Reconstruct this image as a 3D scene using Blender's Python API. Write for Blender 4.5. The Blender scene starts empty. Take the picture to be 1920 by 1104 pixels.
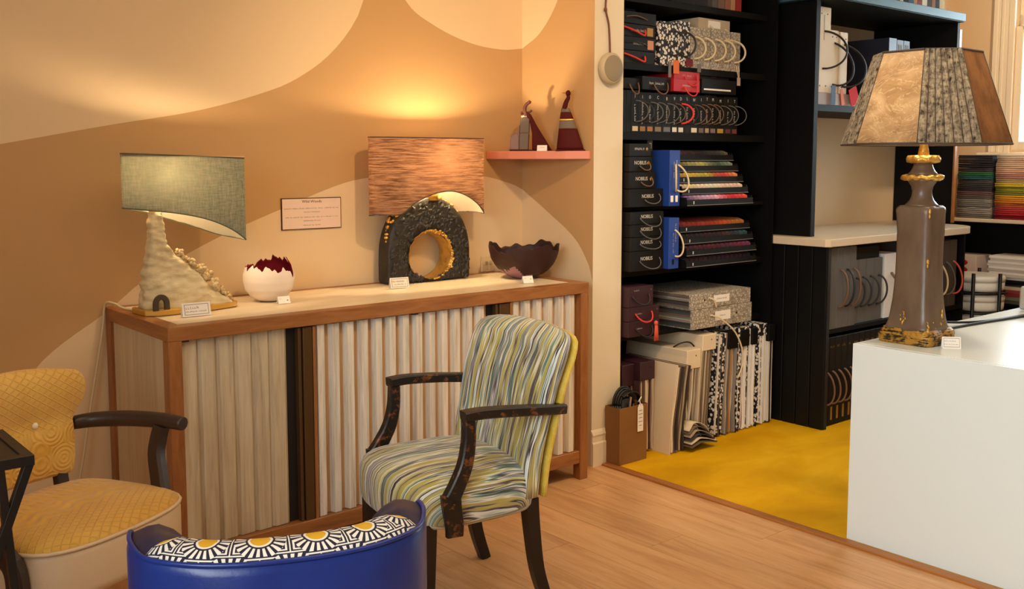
import bpy, bmesh, math, random
from mathutils import Vector, Matrix, noise
R = math.radians
random.seed(7)
S = bpy.context.scene
COL = S.collection

# ---------------------------------------------------------------- camera, world, lights, exposure
cam_d = bpy.data.cameras.new('camera')
cam = bpy.data.objects.new('camera', cam_d)
COL.objects.link(cam)
cam.location = (0, 0, 1.4)
cam.rotation_euler = (R(90 - 5.498), 0, R(50.014 - 90))
cam_d.sensor_width = 36
cam_d.lens = 1870 / 1920 * 36
cam_d.shift_y = -72 / 1920
cam_d.clip_start = .05
S.camera = cam

S.view_settings.view_transform = 'Standard'
S.view_settings.look = 'None'
S.view_settings.exposure = 0.0
S.view_settings.gamma = 1
S.view_settings.use_curve_mapping = False

wd = bpy.data.worlds.new('daylight')
S.world = wd
wd.use_nodes = True
wd.node_tree.nodes['Background'].inputs[0].default_value = (.74, .87, 1, 1)
wd.node_tree.nodes['Background'].inputs[1].default_value = 20.0


def light(name, kind, loc, target, power, col, **kw):
    d = bpy.data.lights.new(name, kind)
    d.energy = power
    d.color = col
    for k, v in kw.items():
        setattr(d, k, v)
    o = bpy.data.objects.new(name, d)
    COL.objects.link(o)
    o.location = loc
    o.rotation_euler = (Vector(target) - Vector(loc)).to_track_quat('-Z', 'Y').to_euler()
    return o


WARM = (1, .66, .36)
light('ceiling_glow', 'AREA', (1.9, 1.0, 2.72), (1.9, 1.0, 0), 26, (1, .78, .52), shape='RECTANGLE', size=2.6, size_y=2.2)
light('ceiling_glow_shop', 'AREA', (4.6, 1.4, 2.72), (4.6, 1.4, 0), 17, (1, .84, .62), shape='RECTANGLE', size=2.6, size_y=1.6)
light('shopfront_daylight', 'AREA', (-1.5, .3, 1.6), (3.2, 1.25, .6), 37, (.86, .97, 1), shape='RECTANGLE', size=2.4, size_y=1.9, spread=R(80))
light('shopfront_skylight', 'AREA', (-1.55, .3, 1.6), (3.2, 1.25, .6), 24, (.92, .98, 1), shape='RECTANGLE', size=2.4, size_y=1.9)
light('ceiling_spot', 'SPOT', (2.1, 1.7, 2.68), (2.9, 3.6, 1.2), 80, WARM, spot_size=R(80), spot_blend=.7, shadow_soft_size=.05)
light('ceiling_spot', 'SPOT', (.7, 1.9, 2.68), (1.4, 3.6, .8), 12, WARM, spot_size=R(75), spot_blend=.8, shadow_soft_size=.05)
light('ceiling_spot', 'SPOT', (3.6, 1.5, 2.68), (3.9, 3.0, .1), 60, (1, .84, .62), spot_size=R(70), spot_blend=.7, shadow_soft_size=.05)
light('ceiling_spot', 'SPOT', (5.6, 1.9, 2.68), (6.9, 3.2, 1.75), 85, (1, .72, .45), spot_size=R(75), spot_blend=.8, shadow_soft_size=.05)


# ---------------------------------------------------------------- materials
def lin(h):
    h = h.lstrip('#')
    c = [int(h[i:i + 2], 16) / 255 for i in (0, 2, 4)]
    return tuple(x / 12.92 if x <= .04045 else ((x + .055) / 1.055) ** 2.4 for x in c) + (1,)


class NT:
    def __init__(s, name):
        s.m = bpy.data.materials.new(name)
        s.m.use_nodes = True
        s.t = s.m.node_tree
        s.b = s.t.nodes['Principled BSDF']
        s.out = s.t.nodes['Material Output']

    def n(s, typ, **kw):
        x = s.t.nodes.new(typ)
        for k, v in kw.items():
            setattr(x, k, v)
        return x

    def l(s, a, b):
        s.t.links.new(a, b)

    def coord(s, kind='Object', scale=(1, 1, 1), rot=(0, 0, 0)):
        tc = s.n('ShaderNodeTexCoord')
        mp = s.n('ShaderNodeMapping')
        mp.inputs['Scale'].default_value = scale
        mp.inputs['Rotation'].default_value = rot
        s.l(tc.outputs[kind], mp.inputs[0])
        return mp.outputs[0]

    def noise(s, vec, scale=5, detail=4, rough=.55, dist=0):
        x = s.n('ShaderNodeTexNoise')
        x.inputs['Scale'].default_value = scale
        x.inputs['Detail'].default_value = detail
        x.inputs['Roughness'].default_value = rough
        x.inputs['Distortion'].default_value = dist
        s.l(vec, x.inputs['Vector'])
        return x.outputs['Fac']

    def ramp(s, fac, stops, interp='LINEAR'):
        x = s.n('ShaderNodeValToRGB')
        e = x.color_ramp.elements
        x.color_ramp.interpolation = interp
        while len(e) < len(stops):
            e.new(.5)
        for i, (p, c) in enumerate(stops):
            e[i].position = p
            e[i].color = lin(c) if isinstance(c, str) else c
        s.l(fac, x.inputs[0])
        return x.outputs[0]

    def math(s, op, a, b=None, c=None):
        x = s.n('ShaderNodeMath', operation=op)
        for i, v in enumerate((a, b, c)):
            if v is None:
                continue
            if isinstance(v, (int, float)):
                x.inputs[i].default_value = v
            else:
                s.l(v, x.inputs[i])
        return x.outputs[0]

    def mix(s, fac, a, b, mode='MIX'):
        x = s.n('ShaderNodeMix', data_type='RGBA', blend_type=mode)
        for sock, v in ((x.inputs[0], fac), (x.inputs[6], a), (x.inputs[7], b)):
            if isinstance(v, (int, float)):
                sock.default_value = v
            elif isinstance(v, str):
                sock.default_value = lin(v)
            elif isinstance(v, tuple):
                sock.default_value = v
            else:
                s.l(v, sock)
        return x.outputs[2]

    def base(s, c):
        if isinstance(c, str):
            s.b.inputs['Base Color'].default_value = lin(c)
        elif isinstance(c, tuple):
            s.b.inputs['Base Color'].default_value = c
        else:
            s.l(c, s.b.inputs['Base Color'])

    def bump(s, h, strength=.3, dist=.01):
        x = s.n('ShaderNodeBump')
        x.inputs['Strength'].default_value = strength
        x.inputs['Distance'].default_value = dist
        s.l(h, x.inputs['Height'])
        s.l(x.outputs[0], s.b.inputs['Normal'])

    def set(s, **kw):
        for k, v in kw.items():
            s.b.inputs[k.replace('_', ' ')].default_value = v
        return s


MATS = {}


def plain(name, col, rough=.5, metal=0, var=None, bump=None, **kw):
    """base colour, optional noise variation (scale, colour2, lo, hi, stretch) and bump (scale, strength, stretch)"""
    if name in MATS:
        return MATS[name]
    t = NT(name)
    t.set(Roughness=rough, Metallic=metal, **kw)
    if var:
        sc, c2, lo, hi = var[:4]
        st = var[4] if len(var) > 4 else (1, 1, 1)
        f = t.noise(t.coord(scale=st), sc, 5, .6)
        t.base(t.ramp(f, [(lo, col), (hi, c2)]))
    else:
        t.base(col)
    if bump:
        sc, strg = bump[:2]
        st = bump[2] if len(bump) > 2 else (1, 1, 1)
        t.bump(t.noise(t.coord(scale=st), sc, 4, .6), strg, .01)
    MATS[name] = t.m
    return t.m


def wood(name, c1, c2, c3, stretch=(14, 14, 1), rough=.45, scale=3, rnd=.0, bump=.15, rotz=0):
    t = NT(name)
    v = t.coord(scale=stretch, rot=(0, 0, rotz))
    oi = t.n('ShaderNodeObjectInfo')
    add = t.n('ShaderNodeVectorMath', operation='MULTIPLY_ADD')
    t.l(oi.outputs['Random'], add.inputs[0])
    add.inputs[1].default_value = (37, 53, 91)
    t.l(v, add.inputs[2])
    a = t.noise(add.outputs[0], scale, 6, .6, .6)
    b = t.noise(add.outputs[0], scale * 5, 3, .6)
    f = t.math('MULTIPLY_ADD', b, .25, t.math('MULTIPLY', a, .8))
    c = t.ramp(f, [(.32, c1), (.52, c2), (.72, c3)])
    if rnd:
        hv = t.n('ShaderNodeHueSaturation')
        t.l(t.math('MULTIPLY_ADD', oi.outputs['Random'], rnd, 1 - rnd / 2), hv.inputs['Value'])
        t.l(c, hv.inputs['Color'])
        c = hv.outputs[0]
    t.base(c)
    t.set(Roughness=rough)
    t.bump(f, bump, .004)
    MATS[name] = t.m
    return t.m


CREAM = '#E2C79E'
TAN = '#C19966'
M_cream = plain('cream_wall_paint', CREAM, .85, bump=(60, .02))
M_tan = plain('tan_wall_paint', TAN, .85, bump=(60, .02))
M_nib = plain('stone_wall_paint', '#E3D3B5', .8, bump=(60, .02))
M_shopwall = plain('shop_wall_paint', '#DCC09A', .85)
M_ceil = plain('ceiling_paint', '#EFE8DC', .9)
M_white = plain('white_gloss_paint', '#ECE9E2', .35)
M_plinth = plain('white_plinth_lacquer', '#DFE8E6', .22)
M_oak = wood('oak_frame', '#7C4C24', '#965F30', '#A8703C', (12, 12, 1.5), .4)
M_oakx = wood('oak_rail', '#7C4C24', '#965F30', '#A8703C', (1.5, 12, 12), .4)
M_oaky = wood('oak_rail_side', '#7C4C24', '#965F30', '#A8703C', (12, 1.5, 12), .4)
M_lime = wood('limewashed_slat', '#A99C8C', '#D5CCBC', '#E6DFD2', (20, 20, 1.2), .55, 2.2, .08)
M_lime2 = wood('limewashed_board', '#A5937A', '#C6B597', '#D6C8AC', (16, 16, 1.0), .55, 2.4, .10)
M_groove2 = wood('limewashed_recess', '#A08C70', '#B8A384', '#C6B294', (16, 16, 1.0), .55, 2.4)
M_groove = wood('tan_groove', '#A98058', '#BF976D', '#CBA67C', (14, 14, 1.2), .6)  # grooves in a browner tan than the pale slats
M_endp = wood('limewashed_end_panel', '#B9A37F', '#CBB58F', '#D8C4A0', (14, 14, .9), .6, 2.5)
M_topp = plain('cream_top_panel', '#E4D2B2', .38, var=(6, '#D8C29B', .4, .8, (1, 4, 1)))
M_floor = wood('oak_plank', '#B27C4A', '#CF9B66', '#DDAC78', (10, .9, 10), .36, 2.0, .16, .08)
M_thr = wood('threshold_oak', '#8F5528', '#A6682F', '#B07239', (10, 1, 10), .4)
M_bronze = plain('bronze_channel', '#543A1A', .4, .25)
M_darkbr = plain('dark_brown_gap', '#140C06', .7)
M_black = plain('black_cabinet_paint', '#070606', .6, Specular_IOR_Level=.18)
M_blackboard = plain('black_matchboard_paint', '#0A0908', .45, Specular_IOR_Level=.25)
M_satinblack = plain('satin_black', '#121111', .4)
M_gold = plain('gold_leaf', '#E2B65A', .34, .7, var=(40, '#A87A30', .5, .8), bump=(60, .5))
M_brass = plain('brass_plate', '#CFA24A', .38, .55)
M_paper = plain('white_card', '#EFE6DA', .7)
M_ink = plain('grey_ink', '#4A443E', .8)
M_inkb = plain('brown_ink', '#4F2C17', .8)
M_letter = plain('pale_lettering', '#C9C2B6', .6)
M_gilt = plain('gilt_lettering', '#A07A3A', .45, .5)
M_greyl = plain('grey_lettering', '#6E6A66', .7)


def carpet_mat():
    t = NT('mustard_carpet')
    a = t.noise(t.coord(scale=(1, 1.6, 1)), 2.2, 5, .6, .4)
    b = t.noise(t.coord(), 420, 2, .6)
    c = t.ramp(a, [(.3, '#CC9400'), (.55, '#DDA606'), (.75, '#E6B420')])
    t.base(c)
    t.bump(b, .5, .004)
    t.set(Roughness=.95, Specular_IOR_Level=.1)
    return t.m


M_carpet = carpet_mat()


def stripe_mat(name, along):
    """painterly streaks that run along one axis and change across local y"""
    t = NT(name)
    # the cloth wraps over the edges: across-coordinate follows y on the face and the depth at the sides
    sep = t.n('ShaderNodeSeparateXYZ')
    t.l(t.coord(), sep.inputs[0])
    X, Y, Z = sep.outputs
    sg = t.math('SIGN', Y)
    tn = t.n('ShaderNodeTexCoord')
    sn = t.n('ShaderNodeSeparateXYZ')
    t.l(tn.outputs['Normal'], sn.inputs[0])
    side = t.math('POWER', t.math('ABSOLUTE', sn.outputs[1]), 1.5)
    if along == 'x':
        across = t.math('MULTIPLY_ADD', t.math('MULTIPLY', sg, side), t.math('SUBTRACT', .47, Z), Y)
        run = t.math('ADD', X, t.math('MULTIPLY', Z, .6))
    else:
        at = t.n('ShaderNodeAttribute')
        at.attribute_name = 'across'
        across = at.outputs['Fac']
        run = Z
    w = t.noise(t.coord(), 4.5, 2, .5)
    across = t.math('MULTIPLY_ADD', w, .035, across)
    cb = t.n('ShaderNodeCombineXYZ')
    t.l(t.math('MULTIPLY', run, .75), cb.inputs[0])
    t.l(t.math('MULTIPLY', across, 9.5), cb.inputs[1])
    a = t.noise(cb.outputs[0], 1.5, 2, .6)
    cb2 = t.n('ShaderNodeCombineXYZ')
    t.l(t.math('MULTIPLY', run, 2.4), cb2.inputs[0])
    t.l(t.math('MULTIPLY', across, 60), cb2.inputs[1])
    b = t.noise(cb2.outputs[0], 1.3, 2, .6)
    f = t.math('MULTIPLY_ADD', t.math('SUBTRACT', b, .5), .42, t.math('MULTIPLY_ADD', t.math('SUBTRACT', a, .5), 1.25, .5))
    c = t.ramp(f, [(0, '#17151C'), (.20, '#1F3A48'), (.26, '#4E8284'), (.30, '#C4D6CF'), (.335, '#F2F2EC'), (.365, '#18131A'), (.39, '#5E4F56'), (.41, '#B4AA78'),
                   (.435, '#AFA34A'), (.47, '#C2B96A'), (.49, '#F0EDE4'), (.515, '#8FA596'), (.55, '#5A7A70'), (.57, '#2A2228'), (.585, '#7E727A'), (.61, '#F0EDE8'), (.64, '#15121A'), (.665, '#9A9088'), (.70, '#CFC77E'), (.76, '#F4F2EC')], 'LINEAR')
    t.base(c)
    t.bump(t.noise(t.coord(), 500, 2), .15, .002)
    t.set(Roughness=.75, Sheen_Weight=.25)
    return t.m


M_strx = stripe_mat('striped_velvet_seat', 'x')
M_strz = stripe_mat('striped_velvet_back', 'z')
M_yelfab = plain('lemon_outside_fabric', '#D7B53C', .8, var=(30, '#E7CC6A', .4, .7), bump=(200, .1))


def worn_black():
    t = NT('worn_black_paint')
    n1 = t.noise(t.coord(scale=(1, 2.2, 1.2)), 26, 6, .72, .4)
    c = t.ramp(n1, [(.55, '#0E0B09'), (.575, '#5A3016'), (.70, '#8A5528')], 'EASE')
    t.base(c)
    t.set(Roughness=.4)
    return t.m


M_worn = worn_black()
M_legblk = plain('black_chair_leg', '#12100E', .35, var=(18, '#2A1A10', .62, .75))
M_dkwood = plain('dark_brown_arm', '#2E211C', .38, var=(9, '#3B2A23', .3, .7))


def yellow_mat(name, mode):
    t = NT(name)
    v = t.coord()
    sep = t.n('ShaderNodeSeparateXYZ')
    t.l(v, sep.inputs[0])
    X, Y, Z = sep.outputs
    # diamond net
    A = {'back': (Y, Z), 'seat': (Y, X)}[mode]
    s1 = t.math('SINE', t.math('MULTIPLY', t.math('MULTIPLY_ADD', A[1], 1.5, A[0]), 95))
    s2 = t.math('SINE', t.math('MULTIPLY', t.math('MULTIPLY_ADD', A[1], -1.5, A[0]), 95))
    net = t.math('MINIMUM', t.math('ABSOLUTE', s1), t.math('ABSOLUTE', s2))
    net = t.math('SUBTRACT', 1, t.math('MINIMUM', t.math('MULTIPLY', net, 3), 1))
    # spirals
    vo = t.n('ShaderNodeTexVoronoi')
    vo.inputs['Scale'].default_value = 17
    t.l(v, vo.inputs['Vector'])
    sp = t.math('SINE', t.math('MULTIPLY', vo.outputs['Distance'], 34))
    # rows of loops
    wv = t.math('SINE', t.math('MULTIPLY', t.math('MULTIPLY_ADD', t.math('SINE', t.math('MULTIPLY', A[0], 60)), .012, A[1]), 190))
    m = t.n('ShaderNodeMix', data_type='FLOAT')
    m2 = t.n('ShaderNodeMix', data_type='FLOAT')
    if mode == 'back':
        t.l(t.math('GREATER_THAN', Z, .655), m.inputs[0])
        t.l(t.math('MULTIPLY', sp, .5), m.inputs[2])
        t.l(net, m.inputs[3])
        h = m.outputs[0]
    else:
        t.l(t.math('GREATER_THAN', X, .06), m.inputs[0])
        t.l(wv, m.inputs[2])
        t.l(net, m.inputs[3])
        t.l(t.math('LESS_THAN', X, -.03), m2.inputs[0])
        t.l(m.outputs[0], m2.inputs[2])
        grid = t.math('MAXIMUM', t.math('SINE', t.math('MULTIPLY', A[0], 260)), t.math('SINE', t.math('MULTIPLY', A[1], 130)))
        t.l(grid, m2.inputs[3])
        h = m2.outputs[0]
    t.bump(h, .55, .004)
    t.base(t.ramp(t.noise(v, 9, 3), [(.3, '#D6A238'), (.7, '#E4B44C')]))
    t.set(Roughness=.62, Sheen_Weight=.3)
    return t.m


M_yback = yellow_mat('embossed_yellow_back', 'back')
M_yseat = yellow_mat('embossed_yellow_seat', 'seat')
M_creamlea = plain('cream_leather', '#DCC3A0', .5, bump=(90, .06))
M_button = plain('cream_button', '#EADCC4', .4)


def rosette_mat():
    t = NT('rosette_print')
    tc = t.n('ShaderNodeTexCoord')
    sep = t.n('ShaderNodeSeparateXYZ')
    t.l(tc.outputs['UV'], sep.inputs[0])
    u = t.math('DIVIDE', sep.outputs[0], .108)
    v = t.math('DIVIDE', sep.outputs[1], .092)
    row = t.math('FLOOR', v)
    odd = t.math('FLOORED_MODULO', row, 2)
    uu = t.math('MULTIPLY_ADD', odd, .5, u)
    fu = t.math('SUBTRACT', t.math('FRACT', uu), .5)
    fv = t.math('MULTIPLY', t.math('SUBTRACT', t.math('FRACT', v), .5), .85)
    r = t.math('SQRT', t.math('ADD', t.math('MULTIPLY', fu, fu), t.math('MULTIPLY', fv, fv)))
    an = t.math('ARCTAN2', fv, fu)
    ray = t.math('GREATER_THAN', t.math('SINE', t.math('MULTIPLY', an, 22)), -.1)
    white, navy, yel = lin('#E9E4DA'), lin('#17172B'), lin('#D9A81E')
    c = t.mix(ray, navy, white)
    far = t.math('GREATER_THAN', r, .47)
    cell = t.math('GREATER_THAN', t.math('SINE', t.math('MULTIPLY', t.math('MAXIMUM', t.math('ABSOLUTE', fu), t.math('MULTIPLY', t.math('ABSOLUTE', fv), 1.3)), 90)), 0)
    c = t.mix(far, c, t.mix(cell, navy, white))
    c = t.mix(t.math('LESS_THAN', r, .275), c, navy)
    c = t.mix(t.math('LESS_THAN', r, .235), c, white)
    c = t.mix(t.math('LESS_THAN', r, .19), c, yel)
    t.base(c)
    t.set(Roughness=.8)
    t.bump(t.noise(t.coord(), 400, 2), .1, .002)
    return t.m


M_rosette = rosette_mat()
M_blue = plain('royal_blue_leather', '#0E2A72', .28, var=(5, '#123384', .4, .7), bump=(140, .05))
M_navy = plain('navy_leather_wing', '#23233F', .38, bump=(140, .05))


def shade_mat(name, col, col2, stretch, scale=30, trans=.45, weave=None, alt=None):
    """cloth that lets some of the bulb's light through"""
    t = NT(name)
    f = t.noise(t.coord(scale=stretch), scale, 5, .7)
    c = t.ramp(f, [(.38, col), (.62, col2)])
    if weave:
        f2 = t.noise(t.coord(scale=weave), scale, 4, .7)
        c2 = t.ramp(f2, [(.38, col), (.62, col2)])
        c = t.mix(.5, c, c2)
    tr = t.n('ShaderNodeBsdfTranslucent')
    di = t.n('ShaderNodeBsdfDiffuse')
    mx = t.n('ShaderNodeMixShader')
    t.l(c, tr.inputs[0])
    t.l(c, di.inputs[0])
    mx.inputs[0].default_value = trans
    t.l(di.outputs[0], mx.inputs[1])
    t.l(tr.outputs[0], mx.inputs[2])
    t.l(mx.outputs[0], t.out.inputs[0])
    return t.m


def parchment(name):
    t = NT(name)
    v = t.coord(scale=(1, 1, 1.6))
    big = t.noise(v, 7, 4, .6, .6)
    c = t.ramp(big, [(.3, '#8A6C4C'), (.5, '#B0906A'), (.7, '#C8AA84')])
    fine = t.noise(v, 8, 3, .6, 2.6)
    ln = t.math('LESS_THAN', t.math('ABSOLUTE', t.math('SUBTRACT', fine, .5)), .016)
    c = t.mix(t.math('MULTIPLY', ln, .32), c, '#E2CDA6')
    tr, di, mx = t.n('ShaderNodeBsdfTranslucent'), t.n('ShaderNodeBsdfDiffuse'), t.n('ShaderNodeMixShader')
    t.l(c, tr.inputs[0])
    t.l(c, di.inputs[0])
    mx.inputs[0].default_value = .42
    t.l(di.outputs[0], mx.inputs[1])
    t.l(tr.outputs[0], mx.inputs[2])
    t.l(mx.outputs[0], t.out.inputs[0])
    return t.m


M_shgreen = shade_mat('sage_linen_shade', '#656C60', '#999B8E', (1, 1, 9), 26, .40, (9, 9, 1))
M_lincream = shade_mat('cream_shade_lining', '#F0E2C4', '#F4E8CE', (1, 1, 1), 20, .62)
M_shbrown = shade_mat('walnut_veneer_shade', '#5A3C30', '#B08A72', (1.0, 1.0, 16), 10, .46)
M_shtan = parchment('parchment_shade')

M_shrib = shade_mat('ribbed_ink_shade', '#2A231D', '#B5A68E', (5, 5, 9), 7, .24, (16, 16, 3))
M_lining = plain('cream_shade_lining', '#EAD9B4', .7)
M_rim = plain('shade_binding', '#4A3C30', .7)


def glow(name, col, strength):
    t = NT(name)
    t.base('#FFFFFF')
    t.b.inputs['Emission Color'].default_value = col
    t.b.inputs['Emission Strength'].default_value = strength
    return t.m


M_bulb1 = glow('lit_bulb_small', (1, .76, .48, 1), 800)
M_bulb2 = glow('lit_bulb_bright', (1, .74, .43, 1), 1500)
M_bulb3 = glow('lit_bulb_tall_lamp', (1, .80, .55, 1), 85)
M_plaster = plain('ivory_plaster', '#D9C79C', .7, var=(14, '#C5B084', .45, .75), bump=(26, .35, (1, 1, 2.4)))
M_rose = plain('ivory_rose_plaster', '#D2B98A', .65, var=(30, '#A98B58', .4, .7), bump=(60, .4))
M_egg = plain('matte_white_shell', '#ECDCC8', .6)
M_eggin = plain('crimson_inside', '#8E1020', .55, var=(20, '#6E0A18', .4, .6))
M_char = plain('charcoal_leaf_ceramic', '#1D1B18', .5, var=(20, '#2C2925', .4, .7), bump=(35, .5))
M_wine = plain('wine_red_ceramic', '#4C0D08', .7, Specular_IOR_Level=.2)
M_leather = shade_mat('leather_shade', '#6A4A32', '#87603F', (2, 2, 1), 6, .25)
M_burg = plain('burgundy_ceramic', '#300C0A', .6, bump=(50, .1))
M_burgin = plain('dark_bowl_inside', '#2A1014', .6)
M_pinkpatch = plain('dusty_pink_glaze', '#9A6F78', .5)
M_pink = plain('coral_pink_paint', '#DE8A6E', .5)
M_greyst = plain('grey_stoneware', '#6B5A4A', .6)
M_mauve = plain('mauve_stoneware', '#8A6A62', .6)
M_leath = plain('brown_leather_cord', '#6E3A22', .6)
M_puck = plain('taupe_shell', '#B9A787', .5)
M_puckf = plain('taupe_mesh_face', '#8F8064', .7, bump=(400, .2))
M_kraft = plain('kraft_paper', '#7C5326', .65, var=(4, '#8A5E2D', .3, .7))
M_clay = plain('umber_glaze', '#5A4838', .36, var=(7, '#735E4B', .35, .65, (1, 1, .5)), bump=(16, .2, (1, 1, .5)))
M_string = plain('cream_cord', '#D8C39A', .7)
M_redcord = plain('red_cord', '#D5332B', .6)
M_blkcord = plain('black_cord', '#171414', .5)
M_brcord = plain('brown_cord', '#6B4A30', .6)
M_grcord = plain('grey_cord', '#5A5550', .6)


def spots_mat(name, dark, light_, scale, lo, hi, feature='F1'):
    t = NT(name)
    vo = t.n('ShaderNodeTexVoronoi', feature=feature)
    vo.inputs['Scale'].default_value = scale
    t.l(t.coord(), vo.inputs['Vector'])
    n = t.noise(t.coord(), scale * 2.2, 2)
    f = t.math('MULTIPLY_ADD', t.math('SUBTRACT', n, .5), .35, vo.outputs['Distance'])
    t.base(t.ramp(f, [(lo, dark), (hi, light_)]))
    t.set(Roughness=.6)
    return t.m


M_bw = spots_mat('black_white_floral', '#E2D8CA', '#1A161C', 62, .44, .50)
M_snake = spots_mat('snakeskin_paper', '#7F7468', '#BDB09C', 60, .03, .20, 'DISTANCE_TO_EDGE')
M_boxblk = plain('black_box_paper', '#0A0909', .55, Specular_IOR_Level=.25)
M_boxblk2 = plain('soft_black_box_paper', '#110F0E', .55, Specular_IOR_Level=.25)
M_purple = plain('aubergine_box_paper', '#33141F', .5)
M_blu = plain('cobalt_box_paper', '#1C3F8F', .5)
M_redbox = plain('scarlet_box_paper', '#B01822', .45)
M_beige = plain('beige_box_paper', '#B7A48A', .6)
M_offw = plain('cream_binder_board', '#E2CDAE', .6)
M_grbind = plain('grey_binder_board', '#5C5954', .5)
M_navybind = plain('navy_binder_board', '#191C2B', .45)
M_slate = plain('slate_binder_board', '#3B4150', .5)
M_blueshelf = plain('teal_blue_shelf_paint', '#3E6373', .5)
M_ltop = plain('beige_laminate', '#D8C2A4', .35)
def thin_glass():
    t = NT('window_glass')
    a, b, m = t.n('ShaderNodeBsdfTransparent'), t.n('ShaderNodeBsdfGlossy'), t.n('ShaderNodeMixShader')
    a.inputs[0].default_value = (.96, .98, .97, 1)
    b.inputs['Roughness'].default_value = 0
    f = t.n('ShaderNodeFresnel')
    t.l(f.outputs[0], m.inputs[0])
    t.l(a.outputs[0], m.inputs[1])
    t.l(b.outputs[0], m.inputs[2])
    t.l(m.outputs[0], t.out.inputs[0])
    return t.m


M_glass = thin_glass()
M_hedge = plain('garden_leaf_green', '#7FA35A', .8, var=(8, '#C8DDA8', .4, .7))
M_tassel = plain('coral_tassel', '#D2553A', .7)
M_steel = plain('grey_box_shell', '#A29A90', .5)


def col_mat(h, rough=.85):
    return plain('cloth_' + h.lstrip('#').lower(), h, rough, bump=(150, .15))


# ---------------------------------------------------------------- mesh helpers
class MB:
    def __init__(s):
        s.bm = bmesh.new()
        s.mi = 0

    def face(s, vs):
        try:
            f = s.bm.faces.new(vs)
            f.material_index = s.mi
            return f
        except ValueError:
            return None

    def box(s, x0, x1, y0, y1, z0, z1, bev=0, seg=1, mtx=None):
        n0 = len(s.bm.verts)
        b = bmesh.new()
        bmesh.ops.create_cube(b, size=1)
        for v in b.verts:
            v.co = Vector((x0 + (v.co.x + .5) * (x1 - x0), y0 + (v.co.y + .5) * (y1 - y0), z0 + (v.co.z + .5) * (z1 - z0)))
        if bev:
            bmesh.ops.bevel(b, geom=list(b.edges), offset=bev, segments=seg, affect='EDGES', profile=.6)
        s.merge(b, mtx)
        return s

    def merge(s, b, mtx=None):
        mp = {}
        for v in b.verts:
            mp[v] = s.bm.verts.new(mtx @ v.co if mtx else v.co)
        for f in b.faces:
            nf = s.face([mp[v] for v in f.verts])
            if nf:
                nf.smooth = f.smooth
        b.free()

    def prism(s, pts, plane, a0, a1, bev=0, seg=1):
        """closed outline extruded along the third axis"""
        b = bmesh.new()
        def P(p, a):
            return {'xz': (p[0], a, p[1]), 'xy': (p[0], p[1], a), 'yz': (a, p[0], p[1])}[plane]
        lo = [b.verts.new(P(p, a0)) for p in pts]
        hi = [b.verts.new(P(p, a1)) for p in pts]
        b.faces.new(lo[::-1])
        b.faces.new(hi)
        n = len(pts)
        for i in range(n):
            b.faces.new((lo[i], lo[(i + 1) % n], hi[(i + 1) % n], hi[i]))
        bmesh.ops.recalc_face_normals(b, faces=b.faces)
        if bev:
            bmesh.ops.bevel(b, geom=list(b.edges), offset=bev, segments=seg, affect='EDGES', profile=.6)
        s.merge(b)
        return s

    def rings(s, rings, closed=True, cap=True, smooth=True, loop=False):
        """loft through rings of equal length"""
        R_ = [[s.bm.verts.new(p) for p in r] for r in rings]
        n = len(R_[0])
        m = len(R_)
        for i in range(m if loop else m - 1):
            a, b = R_[i], R_[(i + 1) % m]
            for j in range(n if closed else n - 1):
                k = (j + 1) % n
                f = s.face((a[j], a[k], b[k], b[j]))
                if f:
                    f.smooth = smooth
        if cap and closed and not loop:
            s.face(R_[0][::-1])
            s.face(R_[-1])
        return s

    def lathe(s, prof, n=24, c=(0, 0, 0), wob=None, cap=True, sx=1, sy=1):
        rr = []
        for r, z in prof:
            ring = []
            for i in range(n):
                a = 2 * math.pi * i / n
                q, dz = wob(r, z, a) if wob else (r, 0)
                ring.append((c[0] + q * math.cos(a) * sx, c[1] + q * math.sin(a) * sy, c[2] + z + dz))
            rr.append(ring)
        return s.rings(rr, cap=cap)

    def tube(s, pts, r, n=6, cap=True, smooth_n=0):
        pts = [Vector(p) for p in pts]
        if smooth_n:
            pts = spline(pts, smooth_n)
        rr = []
        ref = Vector((0, 0, 1))
        for i, p in enumerate(pts):
            d = (pts[min(i + 1, len(pts) - 1)] - pts[max(i - 1, 0)]).normalized()
            if abs(d.dot(ref)) > .95:
                ref = Vector((1, 0, 0)) if abs(d.x) < .9 else Vector((0, 1, 0))
            u = d.cross(ref).normalized()
            w = u.cross(d).normalized()
            ref = w
            q = r(i / (len(pts) - 1)) if callable(r) else r
            rr.append([p + u * q * math.cos(2 * math.pi * k / n) + w * q * math.sin(2 * math.pi * k / n) for k in range(n)])
        return s.rings(rr, cap=cap)

    def bar(s, pts, w, h, side, bev=.2, smooth_n=0):
        """rectangular bar along pts; side = vector of its width; w, h may be lists per point"""
        pts = [Vector(p) for p in pts]
        if smooth_n:
            pts = spline(pts, smooth_n)
        rr = []
        side = Vector(side).normalized()
        N = len(pts) - 1
        for i, p in enumerate(pts):
            d = (pts[min(i + 1, N)] - pts[max(i - 1, 0)]).normalized()
            sd = (side - d * side.dot(d)).normalized()
            t = d.cross(sd).normalized()
            a = (w(i / N) if callable(w) else w) / 2
            b = (h(i / N) if callable(h) else h) / 2
            e = min(a, b) * bev
            rr.append([p + sd * x + t * y for x, y in ((a, b - e), (a - e, b), (-a + e, b), (-a, b - e), (-a, -b + e), (-a + e, -b), (a - e, -b), (a, -b + e))])
        return s.rings(rr, smooth=False)

    def ball(s, c, r, sx=1, sy=1, sz=1, sub=2):
        b = bmesh.new()
        bmesh.ops.create_icosphere(b, subdivisions=sub, radius=r)
        for v in b.verts:
            v.co = Vector((c[0] + v.co.x * sx, c[1] + v.co.y * sy, c[2] + v.co.z * sz))
        for f in b.faces:
            f.smooth = True
        s.merge(b)
        return s

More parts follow.
